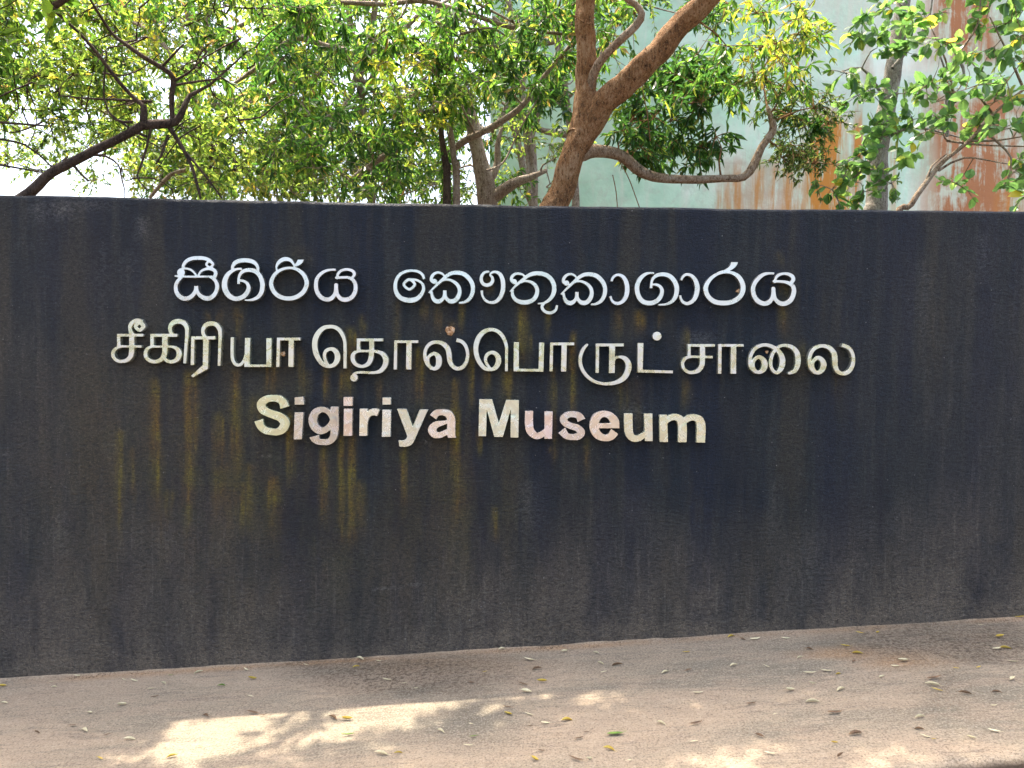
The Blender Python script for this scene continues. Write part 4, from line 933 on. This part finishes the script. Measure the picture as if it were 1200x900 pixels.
fill(A, [(655, -20), (760, -20), (735, 60), (700, 90), (640, 60)], 5.95, 6.8, 12, 'mango', 7, 10, .26)
fill(A, [(905, 100), (950, 110), (955, 160), (915, 165)], 6.0, 6.4, 3, 'dark', 6, 9, .2)
fill(A, [(560, -40), (1000, -40), (1000, -160), (560, -160)], 5.4, 6.6, 8, 'mango', 7, 10, .3)
shade_canopy(A, (-1.3, 2.2), (4.9, 6.8), 'mango', size=1.15)
A.finish()

# B: the dark leaning tree at the left
Y0 = 5.0; b = gb(-150, Y0)
B = Tree("leaning_tree", "dark leaning tree with bare crooked branches at the left end", b, BARK_DARK)
B.limb([(b[0], b[1], b[2] - .05, 0.0733, 'w'), (-100, 330, Y0, 0.0536), (-20, 265, Y0, 0.0422), (35, 226, Y0, 0.0349), (60, 203, Y0, 0.0315), (100, 182, Y0, 0.0293), (140, 162, Y0, 0.0270), (170, 145, Y0, 0.0281)], "trunk", 12, 0.0450)
B.limb([(168, 147, Y0, 0.0300), (185, 146, Y0 + .05, 0.0315), (205, 143, Y0 + .1, 0.0270), (214, 130, Y0 + .1, 0.0210), (222, 112, Y0 + .15, 0.0150), (245, 100, Y0 + .2, 0.0090), (290, 60, Y0 + .3, 0.0045)], "branch", 9, 0.0750)
B.limb([(168, 142, Y0, 0.0252), (168, 125, Y0, 0.0196), (158, 116, Y0, 0.0147), (140, 97, Y0 - .05, 0.0126), (118, 68, Y0 - .1, 0.0112), (92, 38, Y0 - .15, 0.0098), (60, 10, Y0 - .2, 0.0084), (20, -30, Y0 - .3, 0.0063)], "branch", 9, 0.0560)
B.limb([(202, 140, Y0 + .1, 0.0150), (201, 112, Y0 + .1, 0.0180), (203, 92, Y0 + .1, 0.0195), (190, 80, Y0 + .05, 0.0165), (165, 65, Y0, 0.0150), (145, 50, Y0, 0.0135), (130, 38, Y0, 0.0112), (100, -10, Y0 - .1, 0.0075)], "branch", 9, 0.0750)
B.limb([(198, 148, Y0 + .1, .018), (212, 170, Y0 + .1, .014), (225, 195, Y0 + .1, .012), (235, 232, Y0 + .1, .009)], "branch", 7)
for q in ([(215, 175, 5.1), (240, 205, 5.1), (260, 232, 5.15)], [(177, 150, 5), (172, 172, 5), (165, 195, 5), (161, 208, 5), (172, 222, 5)], [(197, 158, 5.05), (190, 180, 5.05), (183, 192, 5.05)], [(178, 119, 5), (140, 117, 5.02), (100, 115, 5.05), (70, 112, 5.1)],
          [(155, 143, 5), (135, 140, 5), (122, 115, 5), (125, 60, 5)], [(172, 160, 5), (160, 155, 5), (140, 142, 5), (128, 132, 5)], [(85, 192, 5), (95, 204, 5), (104, 212, 5)], [(-20, 142, 5.3), (20, 145, 5.3), (60, 148, 5.35)], [(-20, 190, 5.4), (10, 195, 5.4), (50, 202, 5.4)], [(204, 95, 5.1), (225, 82, 5.1), (243, 60, 5.15)], [(190, 78, 5.05), (205, 62, 5), (215, 52, 5)], [(203, 100, 5.1), (235, 95, 5.15), (262, 92, 5.2)], [(-20, 160, 5.3), (30, 170, 5.3), (60, 195, 5.35)]):
    B.wire([at(*p) for p in q], [.010, .008, .006, .005][:len(q)] if len(q) <= 4 else [.010, .009, .008, .006, .004], 5)
for _ in range(34):                                          # bare crooked twigs
    x, y = RNG.uniform(-20, 300), RNG.uniform(0, 215); L = RNG.uniform(25, 75); a = RNG.uniform(-.9, .9) + (math.pi if RNG.uniform() < .5 else 0); Yq = RNG.uniform(4.9, 5.8)
    q = [(x, y, Yq)]
    for k_ in range(3):
        a += RNG.normal(0, .45); q.append((q[-1][0] + L / 3 * math.cos(a), q[-1][1] + L / 3 * math.sin(a), Yq + RNG.normal(0, .08)))
    c = at(*q[0]); B.branch_to(c, .05, .006); B.wire([at(*p) for p in q], [.0065, .0055, .0045, .003], 4)
fill(B, [(-40, -30), (330, -30), (320, 60), (240, 90), (90, 90), (-40, 110)], 5.1, 6.6, 56, 'light', 8, 12, .30, kinds=['light', 'light', 'mango'])
fill(B, [(-40, 40), (140, 60), (190, 130), (120, 160), (-40, 140)], 5.2, 6.4, 26, 'light', 8, 12, .28, sep=14)
fill(B, [(150, 150), (300, 130), (330, 225), (220, 225), (120, 205)], 5.6, 7.0, 26, 'light', 8, 12, .28)
fill(B, [(-30, -30), (140, -40), (110, 35), (40, 30), (-30, 70)], 4.5, 5.0, 7, 'broad', 4, 6, .2, size=.6)
fill(B, [(-30, 150), (60, 170), (110, 222), (0, 225)], 5.6, 7.0, 6, 'light', 5, 6, .25)
fill(B, [(-200, -50), (330, -50), (330, -170), (-200, -170)], 4.9, 6.3, 8, 'light', 7, 10, .3)
B.limb([(60, 10, Y0 - .2, .02), (-1.6, 4.6, 4.6, .022, 'w'), (-1.9, 4.4, 5.6, .016, 'w'), (-2.5, 4.4, 6.2, .010, 'w')], "branch", 7)
shade_canopy(B, (-3.7, -1.3), (4.4, 6.2), 'light', 8, 16, size=1.5)
B.finish()

# C: pale twisted tree left of the forked one
Y0 = 7.3; b = gb(585, Y0)
C = Tree("twisted_tree", "pale twisted slender tree among dense drooping leaves, left of the forked tree", b, BARK_PALE)
C.limb([(b[0], b[1], b[2] - .05, 0.1445, 'w'), (b[0], b[1], b[2] + .5, 0.1190, 'w'), (573, 300, Y0, 0.1062), (571, 240, Y0, 0.0978), (567, 205, Y0, 0.0850), (560, 175, Y0, 0.0723), (554, 150, Y0, 0.0638), (548, 125, Y0, 0.0595), (540, 112, Y0, 0.0510), (530, 92, Y0 + .1, 0.0425), (520, 40, Y0 + .2, 0.0382), (500, -40, Y0 + .2, 0.0340), (470, -140, Y0 + .2, 0.0213)], "trunk", 14, 0.0850)
C.limb([(552, 142, Y0, .055), (535, 134, Y0, .05), (520, 128, Y0, .045), (505, 130, Y0 - .1, .035), (470, 150, Y0 - .1, .025), (430, 200, Y0 - .1, .02)], "branch", 9, .1)
C.limb([(530, 175, Y0 - .3, .030), (550, 163, Y0 - .4, .033), (575, 150, Y0 - .5, .03), (605, 130, Y0 - .6, .028), (625, 108, Y0 - .6, .025), (645, 80, Y0 - .6, .02), (690, 30, Y0 - .6, .012)], "branch", 9, .08)
C.limb([(571, 215, Y0, .05), (582, 195, Y0, .035), (583, 170, Y0, .028), (588, 150, Y0, .015)], "branch", 8, .08)
C.limb([(576, 232, Y0, .07), (600, 215, Y0 - .1, .05), (620, 208, Y0 - .1, .035), (640, 200, Y0, .02)], "branch", 8, .1)
C.limb([(540, 112, Y0, .04), (480, 60, Y0 - .2, .03), (420, 62, Y0 - .3, .035), (380, 55, Y0 - .4, .035), (347, 45, Y0 - .4, .03), (300, 80, Y0 - .4, .02), (265, 105, Y0 - .4, .012)], "branch", 9, .1)
C.limb([(410, 212, Y0 - .2, .022), (440, 190, Y0 - .2, .03), (465, 175, Y0 - .2, .028), (480, 165, Y0 - .1, .02)], "branch", 8, .1)
C.limb([(175, 232, Y0 - .4, .016), (200, 205, Y0 - .4, .02), (225, 195, Y0 - .4, .018), (265, 155, Y0 - .4, .013), (300, 110, Y0 - .3, .012), (350, 80, Y0 - .3, .010)], "branch", 7, .1)
C.limb([(400, 3, Y0 - .6, .02), (450, 5, Y0 - .7, .022), (500, 2, Y0 - .8, .02), (560, 20, Y0 - .9, .022), (600, 32, Y0 - .9, .022), (660, 40, Y0 - .9, .012)], "branch", 7, .1)
for q in ([(560, 5, 6.4), (590, 20, 6.4), (615, 33, 6.4), (618, 22, 6.4)], [(540, 40, 6.4), (575, 33, 6.4), (592, 42, 6.4)], [(430, 50, 6.5), (470, 20, 6.5), (480, -10, 6.5)], [(570, 200, 6.8), (590, 190, 6.9), (610, 150, 7), (640, 100, 7)]):
    C.wire([at(*p) for p in q], [.012, .010, .008, .006][:len(q)], 5)
KK = ['mango', 'mango', 'dark', 'light']
fill(C, [(300, -30), (660, -30), (660, 60), (620, 110), (540, 110), (480, 170), (300, 170)], 5.9, 7.6, 84, 'mango', 8, 11, .27, kinds=KK, sep=11)
fill(C, [(300, 150), (520, 140), (530, 235), (300, 235)], 6.2, 7.8, 34, 'mango', 7, 10, .26, kinds=KK + ['light'], sep=12)
fill(C, [(560, 60), (670, 70), (665, 130), (600, 140)], 7.4, 8.2, 12, 'dark', 8, 12, .26)
fill(C, [(590, 130), (680, 150), (650, 230), (600, 235)], 6.6, 7.6, 9, 'light', 5, 7, .24)
fill(C, [(440, 60), (540, 60), (530, 160), (440, 170)], 6.0, 6.6, 9, 'yellow', 5, 7, .22)
fill(C, [(300, -40), (680, -40), (680, -170), (300, -170)], 6.0, 7.5, 7, 'mango', 7, 10, .3)
C.finish()

# D: two thin saplings
for (p0, p1, lab, hh) in ((522, 517, "thin dark sapling stem left of the pale twisted trunk", 118), (533, 527, "thin crooked sapling stem beside the pale twisted trunk", 135)):
    Y0 = 6.8; b = gb(p0 + 3, Y0)
    D = Tree("sapling", lab, b, BARK_DARK if p0 == 522 else BARK_PALE, "thin saplings left of the twisted tree")
    D.limb([(b[0], b[1], b[2] - .05, .045, 'w'), (p0 + 2, 240, Y0, .036), (p0, 190, Y0, .030), (p1, 150, Y0, .028), (p1 + 3, hh, Y0, .024), (p1 - 4, hh - 50, Y0, .014), (p1 + 6, hh - 90, Y0, .006)], "trunk", 9, .12)
    fill(D, [(p1 - 60, hh - 90), (p1 + 50, hh - 90), (p1 + 40, hh), (p1 - 50, hh + 40)], Y0 - .5, Y0 + .4, 9, 'mango', 6, 9, .24)
    D.finish()

# E: grey lichen trunk with round leaves at the right, F: slanting shrub in front of it
Y0 = 6.6; b = gb(1020, Y0)
E_ = Tree("round_leaf_tree", "grey lichen-spotted trunk with round light green leaves, right of the forked tree", b, BARK_GREY)
E_.limb([(b[0], b[1], b[2] - .05, 0.1190, 'w'), (1022, 300, Y0, 0.0978), (1027, 235, Y0, 0.0918), (1030, 190, Y0, 0.0850), (1038, 130, Y0, 0.0748), (1046, 80, Y0, 0.0680), (1053, 40, Y0, 0.0612), (1062, -30, Y0, 0.0510), (1060, -130, Y0 - .1, 0.0382), (1040, -230, Y0 - .2, 0.0170)], "trunk", 16, 0.0765)
for q in ([(1046, 80), (1085, 30), (1095, -20)], [(1040, 120), (1010, 80), (985, 85)], [(1110, 160), (1108, 90), (1100, 60)], [(1034, 170), (1005, 205), (980, 215)], [(1034, 160), (1075, 150), (1140, 165)], [(1120, 60), (1130, 90), (1112, 120)]):
    E_.wire([at(x, y, Y0 - .25) for x, y in q], [.016, .010, .005], 6)
SP = [(1030, 45), (1012, 20), (1062, 12), (1005, 42), (1040, 8), (1085, 22), (1045, 62), (1005, 112), (990, 85), (1020, 108), (1050, 150), (1032, 165), (1008, 182), (990, 205), (975, 222), (1030, 195), (1045, 215), (1012, 225), (1060, 110), (1070, 140), (1025, 150), (1060, 190), (1058, 60), (1000, 195), (1070, 30)]
for x, y in SP:
    c = at(x, y, RNG.uniform(5.9, 6.4)); E_.branch_to(c, .1); E_.spray(c, 'round', 5, 5, .19, size=.66)
fill(E_, [(960, -40), (1250, -40), (1250, -150), (960, -150)], 5.6, 6.8, 5, 'round', 6, 7, .28)
shade_canopy(E_, (2.2, 3.4), (5.2, 6.6), 'round', 5, 7)
E_.finish()
Y0 = 5.5; b = gb(1035, Y0)
S2 = Tree("slanting_shrub", "slanting thin-stemmed shrub with round leaves at the right end", b, BARK_TAN)
S2.limb([(b[0], b[1], b[2] - .05, 0.0308, 'w'), (1045, 290, Y0, 0.0252), (1068, 240, Y0, 0.0213), (1085, 215, Y0, 0.0190), (1105, 190, Y0, 0.0157), (1135, 165, Y0, 0.0134), (1170, 128, Y0, 0.0112), (1200, 105, Y0, 0.0090), (1260, 60, Y0, 0.0056)], "trunk", 10, 0.0560)
for q in ([(1085, 215), (1092, 195), (1110, 180)], [(1135, 165), (1165, 165), (1210, 158)], [(1110, 165), (1150, 170), (1215, 172)], [(1165, 135), (1140, 110), (1095, 120)], [(1150, 150), (1185, 185), (1178, 215)], [(1100, 200), (1130, 185), (1180, 192)], [(1200, 105), (1180, 60), (1160, 20)], [(1120, 120), (1108, 70), (1090, 30)], [(1125, 60), (1145, 30), (1150, -10)]):
    S2.wire([at(x, y, Y0) for x, y in q], [.010, .007, .004], 5)
SP = [(1100, 105), (1120, 130), (1145, 100), (1165, 120), (1085, 100), (1110, 95), (1150, 140), (1180, 95), (1195, 70), (1165, 55), (1140, 20), (1185, 25), (1160, 8), (1200, 40), (1112, 50), (1130, 150), (1100, 140), (1190, 200), (1205, 150), (1120, 215), (1175, 150), (1092, 45), (1210, 110), (1185, 55), (1200, 10), (1195, 185), (1215, 215), (1085, 155), (1135, 70), (1205, 230)]
for x, y in SP:
    c = at(x, y, RNG.uniform(5.0, 5.7)); S2.branch_to(c, .1); S2.spray(c, 'round', 4, 5, .17, size=.60)
fill(S2, [(1100, -60), (1300, -60), (1300, 200), (1215, 200), (1215, -10), (1100, -10)], 5.0, 5.8, 14, 'round', 5, 6, .22)
S2.finish()

# background trees
BT = [(-150, 11.0, "broad bright green tree far behind the leaning tree", [(-160, -90), (210, -90), (200, 60), (150, 150), (60, 190), (-20, 170), (-160, 200)], 120, 'light'),
      (235, 10.0, "yellow-green tree behind the bare crooked branches", [(110, -60), (380, -60), (380, 225), (170, 228), (110, 120)], 125, 'light'),
      (430, 9.6, "dense leafy tree behind the pale branch, left of centre", [(320, -70), (560, -70), (560, 235), (330, 235)], 85, 'mango'),
      (620, 9.2, "loose leafy tree against the left end of the mint building", [(540, -90), (700, -90), (690, 90), (640, 140), (590, 235), (530, 235)], 26, 'mango'),
      (668, 9.4, "leafy tree close to the mint building, behind the right limb", [(700, -90), (900, -90), (890, 30), (830, 60), (760, 110), (710, 120)], 16, 'dark')]
for px_, Y0, lab, poly, n, kind in BT:
    b = gb(px_, Y0)
    T = Tree("broadleaf_tree", lab, b, BARK_PALE, "leafy trees growing behind the wall")
    P = T.limb([(b[0], b[1], b[2] - .05, .12, 'w'), (b[0] + .05, b[1], b[2] + 1.2, .085, 'w'), (px_ + 6, 200, Y0, .042), (px_ - 8, 100, Y0, .036), (px_ + 10, 0, Y0, .04), (px_, -120, Y0, .03)], "trunk", 10, .1)
    cx = sum(p[0] for p in poly) / len(poly)
    for sx, sy in ((-90, 20), (95, 0), (-60, -60), (70, 90), (-80, 120)):
        T.limb([tuple(P[int(len(P) * RNG.uniform(.45, .8))]) + (.045, 'w'), (px_ + sx * .5, sy + 30, Y0 + RNG.uniform(-.5, .5), .032), (px_ + sx, sy, Y0 + RNG.uniform(-.8, .8), .018)], "branch", 7, .1)
    fill(T, poly, Y0 - 1.0, Y0 + 1.2, n, kind, 12, 17, .42, size=1.0, kinds=[kind, kind, 'light'] if kind != 'light' else ['light', 'light', 'yellow', 'mango'], sep=6)
    if px_ in (235, 430):
        fill(T, [(170, 170), (330, 165), (340, 232), (200, 230)] if px_ == 235 else [(320, 160), (550, 165), (550, 238), (320, 234)], Y0 - .6, Y0 + 1.0, 34, kind, 11, 17, .40, kinds=['light', 'light', kind])
        fill(T, poly, Y0 + .4, Y0 + 1.6, 40, kind, 12, 17, .42, size=1.0, kinds=['light', 'light', kind])
    if px_ == -150: fill(T, [(-20, 150), (120, 150), (190, 225), (90, 226), (10, 200)], Y0 - .5, Y0 + 1, 13, 'light', 8, 12, .36)
    T.finish()

# ------------------------------------------------------------------ fallen leaves on the drive
def leaf_mesh(name, L, Wd, curl, bend, seed):
    r = np.random.default_rng(seed); V = []; F = []; N = 8
    for i in range(N + 1):
        t = i / N; wv = Wd * math.sin(math.pi * min(1, t * .94 + .03)) ** .8 * (1 - .25 * t)
        z = bend * L * (t - .5) ** 2 + .002; y = .06 * L * math.sin(3 * t + seed)
        for j, s_ in enumerate((-1, -.5, 0, .5, 1)):
            V.append((L * (t - .5), y + s_ * wv * .5, z + curl * wv * s_ * s_ + r.uniform(0, .0012)))
    for i in range(N):
        for j in range(4):
            a = i * 5 + j; F.append((a, a + 1, a + 6, a + 5))
    b_ = len(V)                                        # stalk
    for q in ((-.5, 0, 0), (-.72, .03, .004)):
        for dx in (-.0011, .0011): V.append((L * q[0], q[1] * L + dx, bend * L * .25 + .0025 + q[2]))
    F.append((b_, b_ + 1, b_ + 3, b_ + 2))
    me = mesh(name, V, F, True); return me
def litter_mat(name, a, b2):
    m = M(name, .6, .3); v = m.coord(); m.col(m.ramp(m.noise(v, 45, 4, .6), [(.35, a), (.65, b2)])); return m.m
LM = {'w': litter_mat("pale_dry_leaf", (.48, .42, .25), (.66, .59, .38)), 'y': litter_mat("yellow_leaf", (.40, .27, .03), (.52, .40, .08)),
      'd': litter_mat("brown_dry_leaf", (.10, .06, .035), (.22, .135, .07)), 'g': litter_mat("green_fallen_leaf", (.09, .17, .025), (.20, .29, .06))}
PROTO = {}
for k_ in LM:
    for q in range(4):
        me = leaf_mesh("fallen_leaf", .062 + .012 * q, .017 + .004 * ((q * 3) % 4), (.25, .6, .7, .4)[q], (.25, .5, -.1, .4)[q], q * 7 + ord(k_))
        me.materials.append(LM[k_]); PROTO[k_, q] = me
S5 = lambda L, ox, oy: [(ox + x / 3, oy + y / 3, c) for x, y, c in L]
LEAVES = S5([(270, 580, 'w'), (182, 600, 'w'), (190, 618, 'w'), (4, 617, 'y'), (15, 675, 'w'), (428, 683, 'w'), (315, 710, 'w'), (255, 755, 'd'), (130, 778, 'd'), (297, 772, 'w'), (378, 788, 'd'), (455, 802, 'w'), (352, 870, 'y'), (605, 862, 'y'), (703, 828, 'y'), (600, 577, 'g'), (435, 592, 'w'), (472, 597, 'w'), (530, 625, 'w'), (575, 605, 'w'), (545, 653, 'd'), (778, 614, 'g'), (698, 567, 'w'), (865, 557, 'w'), (887, 590, 'y'), (882, 652, 'w'), (890, 710, 'd'), (925, 717, 'd'), (1170, 728, 'd'), (723, 720, 'd'), (1075, 540, 'w'), (1012, 538, 'd')], 0, 600)
LEAVES += S5([(130, 527, 'w'), (52, 548, 'y'), (66, 520, 'w'), (160, 594, 'w'), (222, 606, 'w'), (263, 624, 'w'), (20, 732, 'y'), (22, 788, 'g'), (350, 774, 'w'), (465, 794, 'g'), (140, 853, 'w'), (200, 852, 'y'), (445, 825, 'w'), (505, 565, 'y'), (565, 486, 'w'), (660, 523, 'w'), (688, 554, 'd'), (640, 610, 'd'), (650, 637, 'w'), (705, 600, 'y'), (585, 715, 'y'), (583, 690, 'd'), (660, 715, 'w'), (717, 745, 'w'), (793, 737, 'y'), (665, 757, 'd'), (835, 800, 'd'), (963, 787, 'G'), (940, 838, 'y'), (1013, 878, 'w'), (870, 872, 'w'), (825, 875, 'd'), (703, 843, 'd'), (680, 874, 'y'), (862, 778, 'd'), (1138, 567, 'w'), (1125, 747, 'w'), (922, 567, 'w'), (785, 494, 'w'), (895, 498, 'w'), (970, 541, 'd'), (912, 535, 'w'), (458, 604, 'd'), (455, 748, 'w')], 400, 600)
LEAVES += S5([(170, 442, 'y'), (255, 450, 'w'), (210, 450, 'd'), (360, 448, 'w'), (622, 428, 'y'), (685, 427, 'y'), (1047, 400, 'w'), (1115, 442, 'y'), (1135, 482, 'y'), (1105, 484, 'w'), (1190, 374, 'y'), (570, 475, 'y'), (615, 500, 'y'), (445, 485, 'd'), (413, 515, 'w'), (180, 542, 'w'), (293, 545, 'w'), (448, 570, 'w'), (503, 563, 'w'), (547, 573, 'y'), (603, 530, 'd'), (700, 585, 'w'), (745, 545, 'w'), (775, 527, 'w'), (885, 588, 'd'), (962, 553, 'y'), (1040, 550, 'y'), (893, 630, 'y'), (878, 610, 'w'), (992, 640, 'd'), (1160, 592, 'w'), (1105, 638, 'd'), (1092, 686, 'w'), (455, 607, 'w'), (557, 628, 'w'), (375, 630, 'w'), (20, 560, 'd'), (55, 640, 'w'), (240, 678, 'd'), (458, 672, 'w'), (325, 715, 'w'), (532, 710, 'd'), (45, 748, 'd'), (40, 812, 'w'), (607, 783, 'd'), (535, 816, 'y'), (555, 862, 'd'), (305, 853, 'w'), (270, 793, 'd'), (835, 725, 'w'), (833, 768, 'd'), (850, 793, 'w'), (882, 803, 'y'), (1015, 798, 'w'), (1095, 773, 'w'), (1160, 530, 'w'), (12, 497, 'y')], 800, 600)
LEAF_LABEL = {'w': "small pale dry fallen leaf curled on the brown drive", 'y': "small yellow fallen leaf lying on the brown drive", 'd': "small dark brown fallen leaf curled on the brown drive"}
GREEN = ["small green fallen leaf close to the wall foot, under the left part of the wall", "bright green fallen leaf left of centre, between wall foot and sunlit patch", "green fallen leaf at the lower edge of the large sunlit patch", "green fallen leaf just right of the large sunlit patch"]
GRP = {'w': "pale fallen leaves on the drive", 'y': "yellow fallen leaves on the drive", 'd': "brown fallen leaves on the drive", 'g': "green fallen leaves on the drive"}
gi = 0
for i, (px_, py_, c) in enumerate(LEAVES):
    P = on_ground(px_, py_); big = c == 'G'; c = c.lower()
    o = bpy.data.objects.new("fallen_leaf", PROTO[c, int(RNG.integers(4))]); COL.objects.link(o)
    o.location = (P[0], P[1], P[2] + .005 + .004 * max(0, 1 - (WALL_Y - P[1]) / .06))
    o.rotation_euler = (RNG.uniform(-.2, .2), RNG.uniform(-.15, .15) - GS, RNG.uniform(-.7, .7) + (math.pi if RNG.uniform() < .5 else 0))
    s_ = (1.1 if big else RNG.uniform(.34, .70)); o.scale = (s_, s_ * (1.7 if big else RNG.uniform(.7, 1.25)), s_)
    if c == 'g':
        lab = "large bright green fallen leaf, right of centre on the drive" if big else GREEN[gi]; gi += 0 if big else 1
    else: lab = LEAF_LABEL[c]
    tag(o, lab, "leaf", GRP[c])

# grit and crumbs of soil gathered at the wall foot and on the rough patches
V, F = [], []; b = 0
ico = np.array([(0, 0, 1), (.9, 0, .1), (-.3, .85, 0), (-.5, -.7, .1), (.3, .5, -.6), (.1, -.4, -.7)])
it = [(0, 1, 2), (0, 2, 3), (0, 3, 1), (1, 4, 2), (2, 4, 3), (3, 5, 1), (1, 5, 4), (3, 4, 5)]
def grit(x, y, s):
    global b
    P = ico * RNG.uniform(.6, 1.2, (6, 3)) * s * (1, 1, .6); t = RNG.uniform(0, 6.28)
    P = np.stack([P[:, 0] * math.cos(t) - P[:, 1] * math.sin(t), P[:, 0] * math.sin(t) + P[:, 1] * math.cos(t), P[:, 2]], 1) + (x, y, float(gz(x)) + s * .25)
    V.append(P); F.append(np.array(it) + b); b += 6
for _ in range(3600):
    x = RNG.uniform(-3.4, 3.4)
    if math.sin(x * 2.1) + math.sin(x * 5.3 + 1) < RNG.uniform(-1.8, 1.2): continue
    grit(x, WALL_Y - abs(RNG.normal(0, .035)) - .004, RNG.uniform(.0015, .0065))
for cx_, cy_, rx_, ry_, n_ in ((480, 788, 110, 20, 420), (1110, 752, 120, 24, 650), (1105, 805, 30, 40, 160), (550, 840, 45, 28, 90)):
    for _ in range(n_):
        P = on_ground(cx_ + RNG.normal(0, .5) * rx_, cy_ + RNG.normal(0, .5) * ry_)
        if P[1] < WALL_Y - .01: grit(P[0], P[1], RNG.uniform(.0012, .0042))
m_ = M("grit", .95, .2); v_ = m_.coord(); m_.col(m_.ramp(m_.noise(v_, 9, 3), [(.35, (.16, .11, .07)), (.65, (.34, .25, .17))]))
tag(link("grit", mesh_np("grit", np.concatenate(V), np.concatenate(F), False), m_.m), None, None, None, "stuff")

bpy.context.view_layer.update()
